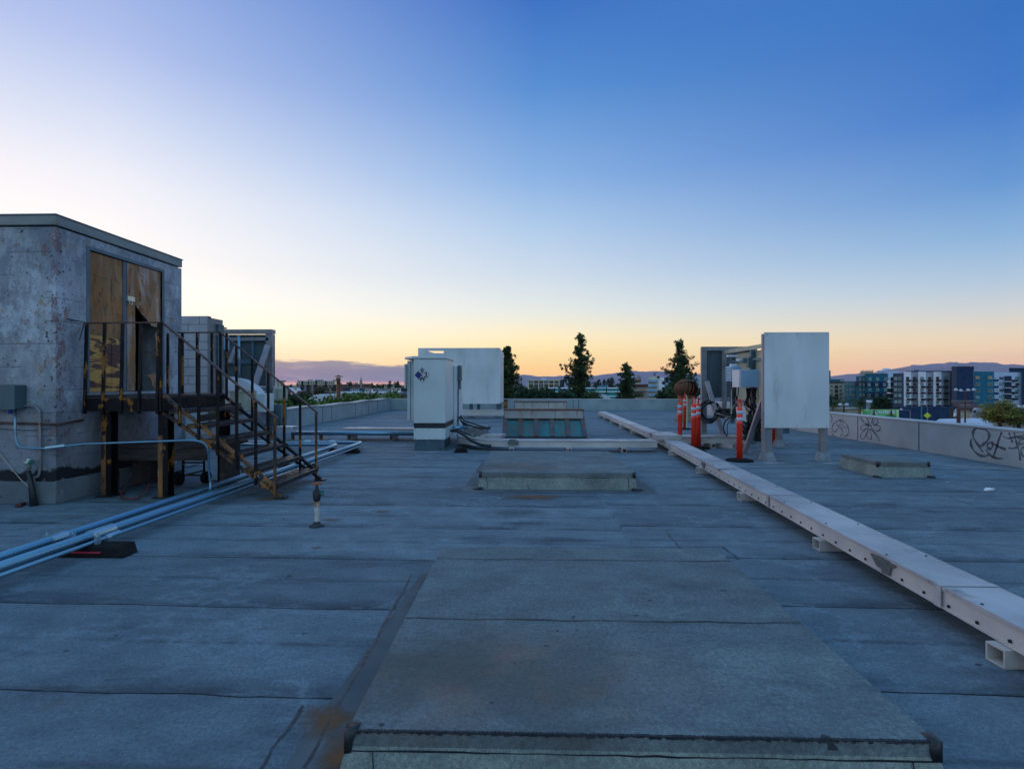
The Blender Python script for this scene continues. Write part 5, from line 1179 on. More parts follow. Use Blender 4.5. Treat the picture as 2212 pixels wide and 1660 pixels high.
# teal modern building (left part of the right group)
D = 230
o = bld('apartment_building', 'stepped teal and navy apartment building with a tan roof room', vx=rx(500), Y=D)
blk(o, 'wall', rx(255), rx(380), ry(375), D, 30, 'tealg'); blk(o, 'wall', rx(380), rx(482), ry(318), D - 1, 30, 'tealg'); blk(o, 'wall', rx(482), rx(727), ry(296), D - 3, 30, 'teal')
blk(o, 'roof_room', rx(427), rx(568), ry(264), D + 8, 14, 'beige'); blk(o, 'parapet', rx(480), rx(729), ry(293), D - 3.3, 30.6, 'dark', yb=ry(296))
for cy0, cy1 in ((382, 440), (500, 560)): blk(o, 'dark_storey', rx(482), rx(727), ry(cy0), D - 3.15, .14, 'navy', yb=ry(cy1))
blk(o, 'dark_storey', rx(380), rx(482), ry(375), D - 1.15, .14, 'slate', yb=ry(430)); 
for cx in (532, 614, 700):
    for j, cy in enumerate((352, 412, 467, 527)): win(o, rx(cx - (10 if j % 2 else 0)), ry(cy), 6.6, 7.4, D - 3.2, FRC, WGa if j < 3 else WG)
for cx in (425, 464):
    for cy in (352, 412, 467, 527): win(o, rx(cx), ry(cy), 4, 7, D - 1.2, FRC, WGa)
for cx in (278, 318, 356):
    for cy in (405, 465, 522): win(o, rx(cx), ry(cy), 4.4, 6.4, D, FRC, WG)
b = MB()
for k in range(9): x = xat(rx(430 + k*16), D + 10); b.bar((x, D + 9, zat(ry(264), D)), (x, D + 9, zat(ry(248), D)), .12, .12)
b.build('roof_railing', FRD, o)
o = bld('apartment_building', 'tan apartment building with dark balcony recesses just right of the pale rack panel', vx=rx(170), Y=265); D = 265
blk(o, 'wall', rx(60), rx(262), ry(395), D, 30, 'tan'); blk(o, 'roof', rx(60), rx(250), ry(352), D + 6, 20, 'teal'); blk(o, 'attic', rx(60), rx(252), ry(375), D - .4, 30.6, 'slate', yb=ry(395)); blk(o, 'attic_room', rx(205), rx(262), ry(362), D + 1, 12, 'tan')
for cy in (420, 465, 512, 556): blk(o, 'balcony_recess', rx(150), rx(184), ry(cy), D - .2, .15, 'dark', yb=ry(cy + 34))
for cx in (112, 212):
    for cy in (430, 475, 517, 560): win(o, rx(cx), ry(cy), 5, 5.4, D, FRC, WG)
o = bld('office_tower', 'pale round-topped tower far behind the teal building', vx=rx(655), Y=700)
blk(o, 'wall', rx(610), rx(700), ry(258), 700, 40, 'bluew'); b = MB(); c_ = at(rx(655), ry(258), 720); b.lathe((c_.x, 710, c_.z + .02), [(5.4, 0), (5.4, .8), (4.2, 2.2), (1.5, 2.8)], 20); b.build('round_top', CM['bluew'], o)
for k in range(5): blk(o, 'window_band', rx(614), rx(696), ry(268 + k*16), 699.6, .3, WB, yb=ry(275 + k*16))
o = bld('office_building', 'pale wide building on the skyline behind the striped block', vx=rx(780), Y=480)
blk(o, 'wall', rx(715), rx(852), ry(263), 480, 30, 'bluew')
for k in range(6): win(o, rx(738), ry(345 + k*48), 3.4, 4, 480, FRC, WGa)
o = bld('office_tower', 'thin dark tower tip at the skyline touching the rack panel', vx=rx(92), Y=900); blk(o, 'wall', rx(70), rx(102), ry(258), 900, 30, 'slate')
# low buildings and street at right
o = bld('low_building', 'long low white-walled building with a dark end in front of the teal building', vx=rx(620), Y=150)
blk(o, 'wall', rx(490), rx(712), ry(602), 150, 20, 'white'); blk(o, 'end_wall', rx(713), rx(785), ry(612), 150.1, 18, 'navy'); blk(o, 'canopy', rx(560), rx(710), ry(648), 149, .9, 'white', yb=ry(656))
b = MB(); b.quad(gp(rx(60), ry(625), GZ + .05), gp(rx(900), ry(625), GZ + .05), gp(rx(1500), ry(900), GZ + .05), gp(rx(0), ry(900), GZ + .05)); b.flat = True
rd = tag(b.build('road', CM['asphalt']), kind='structure')
b = MB(); b.flat = True
for cy0, cy1 in ((752, 757), (775, 780)): b.quad(gp(rx(840), ry(cy0), GZ + .06), gp(rx(1400), ry(cy0+8), GZ + .06), gp(rx(1400), ry(cy1+8), GZ + .06), gp(rx(840), ry(cy1), GZ + .06))
b.build('road_line', CM['white'], rd)
b = MB(); b.flat = True; p0_ = gp(rx(840), ry(738), GZ + .18); b.quad(gp(rx(840), ry(735), GZ + .18), gp(rx(1500), ry(748), GZ + .18), gp(rx(1500), ry(757), GZ + .18), gp(rx(840), ry(744), GZ + .18)); tag(b.build('pavement', CM['whiteroof']), kind='structure')
o = bld('low_building', 'low sandy flat-roofed building just beyond the parapet graffiti', vx=rx(260), Y=120)
blk(o, 'wall', rx(40), rx(446), ry(682), 120, 10, 'beige'); blk(o, 'roof_edge', rx(36), rx(450), ry(678), 119.6, 10.8, 'stone', yb=ry(683))
# green banquet sign
gsn = bld('green_sign', 'long green sign reading SALON-FIESTAS above the parapet', 'sign', rx(648), 90)
Yg = 90; pa = at(rx(450), ry(684), Yg); pb_ = at(rx(848), ry(742), Yg)
b = MB(); b.box(pa.x, Yg, pb_.z, pb_.x, Yg + .4, pa.z); b.build('frame', CM['lgreen'], gsn)
e = .22; b = MB(); b.box(pa.x + .08, Yg - .02, pb_.z + .08, pb_.x - .45, Yg - .002, pa.z - .08); b.build('green_face', CM['pgreen'], gsn)
text('SALON-FIESTAS', (xat(rx(672), Yg), Yg - .03, (pa.z + pb_.z)/2 - .02), .62, CM['white'], gsn, offset=.022, ext=.02, fit=xat(rx(805), Yg) - xat(rx(545), Yg))
text('BANQUET', (xat(rx(500), Yg), Yg - .03, (pa.z + pb_.z)/2 + .12), .26, CM['lgreen'], gsn, offset=.006, ext=.02, fit=xat(rx(538), Yg) - xat(rx(464), Yg))
blk(gsn, 'green_wall', rx(700), rx(848), ry(742), Yg + .5, 2, 'pgreen'); blk(gsn, 'end_post', rx(828), rx(846), ry(742), Yg, .4, 'lgreen')
for cx in (583, 770): blk(gsn, 'sign_post', rx(cx - 3), rx(cx + 3), ry(690), Yg - .3, .25, 'redroof')
# house
D = 112; o = bld('stucco_house', 'cream stucco house with arched gable and brown tiled roof', 'house', rx(1660), D)
blk(o, 'wall', rx(1520), rx(1840), ry(680), D, 9, 'cream')
z = zat(ry(680), D); b = MB(); xa, xb = xat(rx(1505), D), xat(rx(1850), D); b.prism([(xa, D - .4, z), (xb, D - .4, z), (xb - .6, D + 4.5, zat(ry(618), D)), (xa + 2, D + 4.5, zat(ry(618), D))], (0, 0, .3)); b.prism([(xa, D - .4, z-.02), (xa + 2, D + 4.5, zat(ry(618), D)-.02), (xa * (D + 9.4) / D, D + 9.4, z-.02)], (.1, 0, -.2)); b.build('roof', CM['redroof'], o)
gx = xat(rx(1676), D); gw = (xat(rx(1740), D) - xat(rx(1612), D)) / 2; zg0 = zat(ry(790), D); zg1 = zat(ry(668), D)
b = MB(); b.prism([(gx - gw, D - 1.2, GZ), (gx + gw, D - 1.2, GZ), (gx + gw, D - 1.2, zg1 - .8)] + [(gx + gw*.75*math.cos(a), D - 1.2, zg1 - .5 + .55*gw*math.sin(a)) for a in [math.pi*i/10 for i in range(11)]] + [(gx - gw, D - 1.2, zg1 - .8)], (0, 1.15, 0)); b.build('gable', CM['cream'], o)
win(o, rx(1661), ry(704), 6.2, 6, D - 1.2, FRW, WD)
for s_ in (-1, 1): xx = rx(1661) + s_ * 4.6; blk(o, 'shutter', xx - 1.1, xx + 1.1, ry(689), D - 1.35, .1, 'navy', yb=ry(720))
b = MB(); zc = zat(ry(790), D); ax = xat(rx(1660), D); b.prism([(ax + 1.5*math.cos(a), D - 1.25, zc + 2.6*math.sin(a)) for a in [math.pi*i/12 for i in range(13)]], (0, .04, 0)); b.build('arched_door', CM['grey'], o)
# graffitied low wall by the house
o = bld('low_wall', 'dark wall with white painted scrawl left of the stucco house', 'wall', rx(1480), 105)
blk(o, 'wall', rx(1440), rx(1512), ry(672), 105, 1, 'dark')
b = MB(); b.flat = True; q_ = lambda cx, cy: at(rx(cx), ry(cy), 104.9)
for pts in ([(1452,760),(1462,700),(1475,680)], [(1478,755),(1485,700),(1500,690),(1505,750)], [(1490,720),(1510,715)]): b.ribbon(spline([q_(*p) for p in pts], 4), .35, (0, -1, 0))
b.build('graffiti', CM['white'], o)
# white roof building
o = bld('low_building', 'wide low building with a pale lavender-white flat roof just past the parapet', vx=rx(1560), Y=70)
zr = -5.0; b = MB(); P_ = [gp(rx(1210), ry(835), zr), gp(rx(1290), ry(785), zr), gp(rx(1760), ry(775), zr), gp(rx(1900), ry(845), zr), gp(rx(1900), ry(915), zr), gp(rx(1300), ry(870), zr)]
b.prism([(p.x, p.y, GZ) for p in P_], (0, 0, zr - GZ)); b.build('roof_slab', CM['whiteroof'], o)
o = bld('house', 'brown-roofed house at the far right edge behind the olive tree', 'house', rx(2150), 100)
blk(o, 'wall', rx(2010), rx(2330), ry(735), 100, 8, 'stone'); blk(o, 'roof', rx(1990), rx(2340), ry(668), 99.6, 8.5, 'redroof', yb=ry(735)); blk(o, 'white_ridge', rx(2060), rx(2330), ry(650), 100, 6, 'whiteroof', yb=ry(668))
o = bld('low_building', 'pale rubble-like roofs at the right edge under the olive tree', vx=rx(2100), Y=62)
blk(o, 'wall', rx(1880), rx(2400), ry(800), 80, 6, 'stone')
# poles & street things at right
def pole(name, cx, cyt, Y, label, r=.14, m='redroof', arms=(), cat='pole', lamps=()):
    x = xat(rx(cx), Y); o = thing(name, (x, Y, GZ), label, cat); zt_ = zat(ry(cyt), Y)
    b = MB(); b.tube([(x, Y, GZ + .01), (x, Y, zt_)], [r*1.3, r*.8], 8); b.build('shaft', CM[m], o)
    for cy, hw in arms: z_ = zat(ry(cy), Y); b = MB(); b.box(x - hw, Y - .08, z_ - .06, x + hw, Y + .08, z_ + .06); b.build('crossarm', CM['stone'], o)
    for k, (lx, cy) in enumerate(lamps):
        z_ = zat(ry(cy), Y); b = MB(); b.tube([(x, Y, zt_), (x + lx*.6, Y, zt_ + .1), (x + lx, Y, z_)], .05, 6); b.build('lamp_arm', CM['stone'], o)
        b = MB(); b.lathe((x + lx, Y, z_), [(.12, -.12), (.28, 0), (.2, .22), (.05, .3)], 10); b.build('lamp_head', CM['whiteroof'], o, smooth=True)
    return o
pole('utility_pole', 1570, 482, 88, 'reddish pole with four lamp heads and cross arms before the navy tower', .13, arms=((585, 2.2), (630, .8)), lamps=((-1.5, 470), (-.7, 478), (.5, 474), (1.4, 470)))
pole('utility_pole', 1499, 665, 55, 'short dark pole rising at the parapet left of the stucco house', .2, arms=((700, .5),))
pole('street_lamp', 1095, 630, 130, 'slim blue-grey pole before the striped block', .16, m='tealg')
pole('street_lamp', 1158, 640, 130, 'slim blue-grey pole above the yellow sign', .1, m='tealg')
pole('street_lamp', 972, 690, 110, 'thin street lamp with a single arm left of the striped block podium', .08, m='stone', lamps=((-1.9, 680),), cat='street lamp')
pole('street_lamp', 247, 640, 75, 'dark lamp post with twin heads over the mushroom graffiti', .13, m='dark', lamps=((-.5, 632), (.4, 632)), cat='street lamp')
x = xat(rx(1161), 105); o = thing('warning_sign', (x, 105, GZ), 'small bright yellow-green diamond sign in the street beyond the right parapet', 'road sign'); zc = zat(ry(741), 105)
b = MB(); b.prism([(x-.75, 105, zc), (x, 105, zc-.6), (x+.75, 105, zc), (x, 105, zc+.6)], (0, .04, 0)); b.build('sign_plate', mat('sign_yellow', (.65, .75, .03), rough=.5, bump=0), o); b = MB(); b.tube([(x, 105.1, GZ), (x, 105.1, zc)], .05, 6); b.build('shaft', CM['stone'], o)
def car(cx, cy, L, label, m, ang=R(5)):
    p = gp(rx(cx), ry(cy), GZ + .06); o = thing('parked_car', p, label, 'car', 'cars in the street beyond the right parapet')
    b = MB(); b.prism([(-L/2, -.9, .35), (L/2, -.9, .35), (L/2, -.9, .85), (L*.28, -.9, .95), (L*.16, -.9, 1.4), (-L*.25, -.9, 1.42), (-L*.4, -.9, .95), (-L/2, -.9, .85)], (0, 1.8, 0)); b.v = [v_ + p for v_ in b.v]; b.build('body', CM[m], o, .06)
    b = MB(); b.prism([(L*.24, -.905, .97), (L*.15, -.905, 1.33), (-L*.24, -.905, 1.34), (-L*.34, -.905, .97)], (0, 1.81, 0)); b.v = [v_ + p for v_ in b.v]; b.build('side_glass', WD, o)
    for sx in (-.32, .3):
        b = MB(); b.tube([(L*sx, -.92, .33), (L*sx, .92, .33)], .33, 14); b.v = [v_ + p for v_ in b.v]; b.build('wheel', M['rubber'], o)
    return o
car(885, 755, 4.4, 'dark blue-green car in the street right of the green sign', 'teal'); car(1260, 768, 4.3, 'pale car in the street in front of the navy podium', 'whiteroof')

# ---------- middle distance
mx_ = lambda cx: 1065.7 + cx * .2083
my_ = lambda cy: 691.2 + cy * .2083
D = 230; o = bld('apartment_building', 'cream-framed brown apartment building left of the tall conifer', vx=mx_(520), Y=D)
blk(o, 'wall', mx_(362), mx_(692), my_(628), D, 25, 'brownp'); blk(o, 'cornice', mx_(358), mx_(694), my_(618), D - 1, 27, 'cream', yb=my_(628)); blk(o, 'roof_room', mx_(495), mx_(550), my_(600), D + 6, 8, 'bluew')
for k in range(7): xx = mx_(364 + k*53); blk(o, 'pier', xx - .9, xx + .9, my_(628), D - .8, .75, 'cream')
blk(o, 'floor_band', mx_(362), mx_(692), my_(655), D - .82, .78, 'cream', yb=my_(662)); blk(o, 'floor_band', mx_(362), mx_(692), my_(708), D - .82, .78, 'cream', yb=my_(714))
for k in range(6):
    for cy in (642, 685): win(o, mx_(391 + k*53), my_(cy), 5.6, 5.4, D, FRD, WB if (k + cy) % 3 == 0 else WG)
o = bld('apartment_building', 'white and blue building squeezed between the brown building and the tall conifer', vx=mx_(770), Y=250)
blk(o, 'wall', mx_(692), mx_(735), my_(616), 250, 20, 'slate'); blk(o, 'wall', mx_(735), mx_(850), my_(610), 249, 20, 'bluew'); blk(o, 'roof', mx_(728), mx_(780), my_(603), 250, 8, 'redroof', yb=my_(610))
for cx in (760, 800):
    for cy in (635, 665, 690): win(o, mx_(cx), my_(cy), 3.4, 4.2, 249, FRW, WB)
D = 140; o = bld('long_building', 'long low teal and white striped building behind the conifers', vx=mx_(1000), Y=D)
blk(o, 'wall', mx_(568), mx_(1335), my_(708), D, 20, 'aqua')
for y0, y1 in ((703, 709), (736, 746), (784, 792)): blk(o, 'white_band', mx_(560), mx_(1338), my_(y0), D - .5, 20.8, 'white', yb=my_(y1))
blk(o, 'grey_band', mx_(568), mx_(1335), my_(746), D - .2, .15, 'stone', yb=my_(752)); blk(o, 'roof_room', mx_(1080), mx_(1190), my_(678), D + 6, 6, 'tealg', yb=my_(704))
for cx in (1087, 1172): pole_x = 0
o = bld('mission_building', 'beige building with narrow windows, red tile roof and small domed tower', vx=mx_(1530), Y=190); D = 190
blk(o, 'wall', mx_(1440), mx_(1608), my_(692), D, 18, 'beige'); blk(o, 'roof', mx_(1430), mx_(1612), my_(664), D - .6, 18, 'redroof', yb=my_(692)); blk(o, 'tower', mx_(1466), mx_(1524), my_(640), D + 5, 6, 'cream', yb=my_(665)); blk(o, 'tower_roof', mx_(1460), mx_(1530), my_(625), D + 4.6, 7, 'redroof', yb=my_(640))
b = MB(); c_ = at(mx_(1494), my_(626), D + 8); b.lathe((c_.x, c_.y - 2, c_.z), [(.95, -.6), (.95, .9), (.85, 1.2), (.5, 1.8), (.08, 2.3)], 14); b.build('dome', CM['stone'], o, smooth=True)
for cx in (1470, 1500, 1535, 1570): win(o, mx_(cx), my_(712), 1.8, 5, D, FRC, WD, mull=0)
blk(o, 'lower_roof', mx_(1450), mx_(1608), my_(736), D - 4, 4, 'dark', yb=my_(741)); 
D = 150; o = bld('office_building', 'white office building with stacked blue-grey window bands beside the far conifer', vx=mx_(1680), Y=D)
blk(o, 'wall', mx_(1606), mx_(1712), my_(588), D, 20, 'cream'); blk(o, 'wall', mx_(1714), mx_(1770), my_(592), D + 1, 20, 'white'); blk(o, 'wing', mx_(1770), mx_(2160), my_(600), D + 4, 20, 'whiteroof')
for cy in (628, 678, 727, 777): blk(o, 'window_band', mx_(1608), mx_(1702), my_(cy - 12), D - .5, .45, WB, yb=my_(cy + 13)); blk(o, 'window_shade', mx_(1608), mx_(1704), my_(cy + 13), D - .9, .85, 'dark', yb=my_(cy + 17))
for cy in (628, 678, 727): blk(o, 'window_band', mx_(1772), mx_(2150), my_(cy - 14), D + 3.6, .35, WB, yb=my_(cy + 10))
b = MB(); c_ = at(mx_(1676), my_(588), D + 5); b.tube([c_, c_ + Vector((0, 0, .55))], .12, 6); b.tube([c_ + Vector((-.55, 0, .5)), c_ + Vector((-.1, 0, .75)), c_ + Vector((.3, 0, 1.15)), c_ + Vector((.5, 0, 1.2))], .13, 6); b.tube([c_ + Vector((-.1, 0, .8)), c_ + Vector((-.4, 0, 1.15))], .1, 6); b.build('roof_statue', CM['dark'], o)
b = MB(); c_ = gp(mx_(1130), my_(835), -9); 
o = thing('utility_pole', (xat(mx_(1172), 110), 110, GZ), 'thin dark pole in front of the teal striped building', 'pole'); b.tube([(xat(mx_(1172), 110), 110, GZ), (xat(mx_(1172), 110), 110, zat(my_(700), 110))], .12, 6); b.build('shaft', CM['dark'], o)
o = thing('utility_pole', (xat(mx_(706), 70), 70, GZ), 'short brown pole before the dark hedge', 'pole'); b = MB(); b.tube([(xat(mx_(706), 70), 70, GZ), (xat(mx_(706), 70), 70, zat(my_(735), 70))], .1, 6); b.build('shaft', CM['brownp'], o)
# white arched roof just over far parapet
o = bld('low_building', 'pale arched roof peeping over the far parapet below the teal building', vx=mx_(1140), Y=95)
b = MB(); xa, xb = xat(mx_(1080), 95), xat(mx_(1230), 95); zc = zat(my_(822), 95); n = 12
b.prism([(xa, 95, GZ), (xb, 95, GZ)] + [(xb + (xa-xb)*i/n, 95, zc + .9*math.sin(math.pi*i/n)) for i in range(n+1)], (0, 8, 0)); b.build('wall', CM['whiteroof'], o)

# ---------- left distance
lx = lambda cx: 593.3 + cx * .07031 * 1.0
# crop (1030..1300, 1400..1560) at 8.193 px per source px
lx = lambda cx: (1030 + cx / 8.193) / 1.736
ly = lambda cy: (1400 + cy / 8.193) / 1.736
D = 240; o = bld('apartment_building', 'long brick apartment building with cream top storey beyond the stair rail', vx=lx(1300), Y=D)
blk(o, 'brick_wall', lx(705), lx(1860), ly(350), D, 28, 'brick'); blk(o, 'attic', lx(705), lx(1860), ly(235), D + .3, 27, 'dark', yb=ly(350)); blk(o, 'roof_edge', lx(700), lx(1870), ly(226), D - .4, 28.6, 'slate', yb=ly(236))
for a, b__ in ((715, 800), (885, 1000), (1050, 1225), (1300, 1525), (1600, 1840)):
    blk(o, 'cream_bay', lx(a), lx(b__), ly(238), D - .9, 1.1, 'cream', yb=ly(345)); nn = max(1, int((b__ - a) / 55))
    for k in range(nn): win(o, lx(a + (k + .5) * (b__ - a) / nn), ly(285), 3.0, 4.6, D - .9, FRC, WD, mull=0)
for a in (845, 1030, 1262, 1555, 1855): blk(o, 'balcony_stack', lx(a - 34), lx(a + 34), ly(345), D - .3, .25, 'dark', yb=ly(610))
for a in (760, 940, 1160, 1360, 1460, 1660, 1760):
    for cy in (405, 485, 560): win(o, lx(a), ly(cy), 3.2, 3.2, D, FRC, WB if (a + cy) % 2 else WG, mull=0)
blk(o, 'roof_room', lx(1020), lx(1180), ly(180), D + 8, 6, 'cream', yb=ly(228)); blk(o, 'roof_room', lx(1240), lx(1500), ly(195), D + 6, 8, 'tealg', yb=ly(228)); blk(o, 'roof_room', lx(1780), lx(1910), ly(180), D + 8, 8, 'tan', yb=ly(228))
D = 170; o = bld('apartment_building', 'cream building with grey attic next to the screen enclosure, cut by the stair rail', vx=lx(160), Y=D)
blk(o, 'wall', lx(-60), lx(300), ly(230), D, 20, 'cream'); blk(o, 'roof_edge', lx(-60), lx(360), ly(215), D - .5, 21, 'slate', yb=ly(232)); blk(o, 'lower_wing', lx(300), lx(430), ly(380), D + 4, 12, 'brick'); blk(o, 'lower_wall', lx(60), lx(300), ly(430), D - .6, .5, 'brick')
for cx in (110, 210):
    for cy in (300, 365, 480): win(o, lx(cx), ly(cy), 4, 3.6, D, FRW, WG)
o = bld('low_building', 'small white building between the cream building and the brick building', vx=lx(600), Y=200); blk(o, 'wall', lx(500), lx(700), ly(520), 200, 10, 'white'); blk(o, 'upper_wall', lx(580), lx(690), ly(370), 215, 10, 'beige')
o = bld('office_tower', 'tiny blue tower on the skyline left of the brick building', vx=lx(540), Y=900); blk(o, 'wall', lx(508), lx(568), ly(325), 900, 20, 'bluew')
o = bld('low_building', 'long pale-roofed low building right of the flue pipe', vx=780, Y=150); blk(o, 'wall', 732, 866, 848.5, 150, 10, 'stone'); blk(o, 'roof', 728, 870, 846.5, 149.5, 12, 'whiteroof', yb=849.5)
o = bld('low_building', 'long thin beige roof at the foot of the brick building', vx=lx(1300), Y=190); blk(o, 'wall', lx(1160), lx(1450), ly(625), 190, 8, 'cream')
o = bld('low_building', 'pale curved warehouse roof above the hedge behind the stair rail', vx=lx(1350), Y=75)
b = MB(); xa, xb = xat(lx(960), 75), xat(lx(1720), 75); zc = zat(ly(850), 75); n = 14
b.prism([(xa, 75, GZ), (xb, 75, GZ)] + [(xb + (xa-xb)*i/n, 75, zc + 1.0*math.sin(math.pi*i/n)) for i in range(n+1)], (0, 8, 0)); b.build('wall', CM['whiteroof'], o)
# church
D = 420; cxv = 779.5; o = bld('church', 'distant church with a tall pointed spire on the skyline', 'church', cxv, D)
blk(o, 'nave', 778, 797, 829.5, D, 30, 'brick'); b = MB(); c_ = at(cxv, 829, D); b.box(c_.x - 1.6, D - 1.6, GZ, c_.x + 1.6, D + 2, c_.z); b.build('tower', CM['stone'], o); b = MB(); b.lathe((c_.x, D + .3, c_.z), [(1.5, .01), (.8, 3.0), (.08, 6.2)], 8); b.build('spire', CM['stone'], o)
# utility pole near hedge
x = xat(lx(1710), 40); o = thing('utility_pole', (x, 40, GZ), 'thin pale utility pole with three cross arms above the hedge left of the flue pipe', 'pole')
b = MB(); b.tube([(x, 40, GZ), (x, 40, zat(ly(450), 40))], .07, 6); b.tube([(x + .35, 40, GZ), (x + .35, 40, zat(ly(560), 40))], .04, 6); b.build('shaft', CM['stone'], o)
for cy in (565, 680, 738): z_ = zat(ly(cy), 40); b = MB(); b.box(x - .45, 39.9, z_ - .03, x + .6, 40.1, z_ + .03); b.build('crossarm', CM['stone'], o)
for i, (a, b__, yt_, m_, lb) in enumerate([(741, 757, 836, 'slate', 'dark blue low block on the skyline strip just right of the flue pipe'), (757, 776, 839, 'bluew', 'pale blue low block below the church spire'), (776, 789, 837.5, 'tealg', 'blue-green low block right below the church'), (789, 806, 839, 'white', 'white low block right of the blue-green one beyond the hedge'), (806, 818, 838, 'grey', 'grey low block in the row beyond the hedge'), (818, 842, 839.5, 'bluew', 'longer pale blue block in the row beyond the hedge'), (842, 866, 838, 'white', 'white block at the right end of the row beside the tagged cabinet'), (733, 778, 830, 'brick', 'pinkish brick block left of the church on the skyline'), (782, 801, 829, 'brick', 'pinkish brick block right of the church on the skyline'), (826, 862, 829.5, 'beige', 'beige block with tiled roof on the skyline near the pointed trees')]):
    Yk = 180 if i < 7 else 330; o = bld('low_building', lb, vx=(a + b__)/2, Y=Yk); blk(o, 'wall', a, b__, yt_, Yk, 10, m_); blk(o, 'roof_edge', a - .4, b__ + .4, yt_ - .5, Yk - .4, 3, 'redroof' if i == 9 else 'stone', yb=yt_ + .2)
    for k in range(int((b__ - a) / 4.5)): win(o, a + 2.6 + k*4.5, yt_ + 3.2, 2.2, 2.2, Yk, FRD, WD, mull=0)
# scattered distant houses
DG = 'small distant houses along the skyline'
def dhouse(vx, Y, w_, h_, m, rm, lb, roofh=1.6):
    c_ = xat(vx, Y); o = thing('distant_house', (c_, Y, GZ), lb, 'house', DG)
    b = MB(); b.box(c_ - w_/2, Y, GZ + .01, c_ + w_/2, Y + 8, GZ + h_); b.build('wall', CM[m], o)
    b = MB(); b.prism([(c_ - w_/2 - .4, Y - .4, GZ + h_), (c_ + w_/2 + .4, Y - .4, GZ + h_), (c_ + w_*.3, Y + 4, GZ + h_ + roofh), (c_ - w_*.3, Y + 4, GZ + h_ + roofh)], (0, .2, 0)); b.prism([(c_ - w_/2 - .4, Y - .4, GZ + h_ + .01), (c_ + w_/2 + .4, Y - .4, GZ + h_ + .01), (c_ + w_/2 + .4, Y + 8.4, GZ + h_ + .01), (c_ - w_/2 - .4, Y + 8.4, GZ + h_ + .01)], (0, 0, .25)); b.build('roof', CM[rm], o)
HS = []
for i in range(34):
    side = i % 3
    vx = [rnd.uniform(590, 900), rnd.uniform(730, 880), rnd.uniform(1100, 1520)][side]; Y = rnd.uniform(230, 620)
    HS.append((vx, Y, rnd.uniform(9, 20), rnd.uniform(6.5, 11), rnd.choice(['white', 'beige', 'cream', 'brick', 'bluew', 'grey', 'slate', 'stone']), rnd.choice(['redroof', 'slate', 'stone', 'redroof', 'whiteroof'])))
CN = dict(white='white', beige='beige', cream='cream', brick='brick-red', bluew='pale blue', grey='grey', slate='dark slate', stone='tan', redroof='brown-red', whiteroof='pale')
ORD = ['leftmost', 'second from the left', 'third from the left', 'fourth from the left', 'fifth from the left', 'sixth from the left']
seen_ = {}
for h_ in sorted(HS):
    zone = 'on the left skyline' if h_[0] < 950 else 'between the conifers'; seen_.setdefault((zone, h_[4], h_[5]), []).append(h_)
for (zone, m_, rm_), L in seen_.items():
    for k, h_ in enumerate(L):
        dhouse(*h_, f"{CN[m_]} house with {CN[rm_] if rm_ != 'slate' else 'dark'} roof {zone}" + (f", {ORD[k]} such" if len(L) > 1 else ''))

# ------------------------------------------------------------------ vegetation
def leafmat(name, a, b_, c_=None):
    m, t, bs_ = newmat(name)
    oi = t.node('ShaderNodeTexCoord').outputs['Object']; g_ = t.node('ShaderNodeNewGeometry')
    c = t.mix(g_.outputs['Random Per Island'], c4(a), c4(b_)); c = t.mix(t.mr(t.noise(oi, .5, 3), .4, .62), c, c4(c_ or a))
    t.set(bs_.inputs['Base Color'], c); bs_.inputs['Roughness'].default_value = .75; bs_.inputs['Specular IOR Level'].default_value = .2
    return m
LM = dict(conifer=leafmat('conifer_needles', (.022, .048, .018), (.055, .085, .028), (.035, .055, .018)), hedge=leafmat('hedge_leaves', (.05, .11, .018), (.13, .20, .03), (.06, .09, .02)),
          dark=leafmat('dark_leaves', (.018, .04, .02), (.04, .065, .03)), olive=leafmat('olive_leaves', (.13, .17, .02), (.26, .27, .04), (.16, .12, .03)), palm=leafmat('palm_leaves', (.05, .08, .03), (.10, .11, .04)),
          brown=leafmat('brown_leaves', (.07, .06, .03), (.10, .08, .05)))
BARK = mat('bark', (.06, .045, .04), (.035, .028, .025), 3, rough=.9, bump=0)
def leaves(b, c, r, n, s, flat=1.0):
    for _ in range(n):
        v = Vector((rnd.gauss(0, 1), rnd.gauss(0, 1), rnd.gauss(0, 1) * flat)); v *= r * (rnd.random() ** .4) / max(v.length, .01); p = c + v
        a = Vector((rnd.gauss(0, 1), rnd.gauss(0, 1), rnd.gauss(0, 1))).normalized(); e = a.orthogonal().normalized(); k = s * rnd.uniform(.6, 1.3)
        b.add([p - a*k, p + e*k*.5, p + a*k, p - e*k*.5], [(0, 1, 2, 3)])
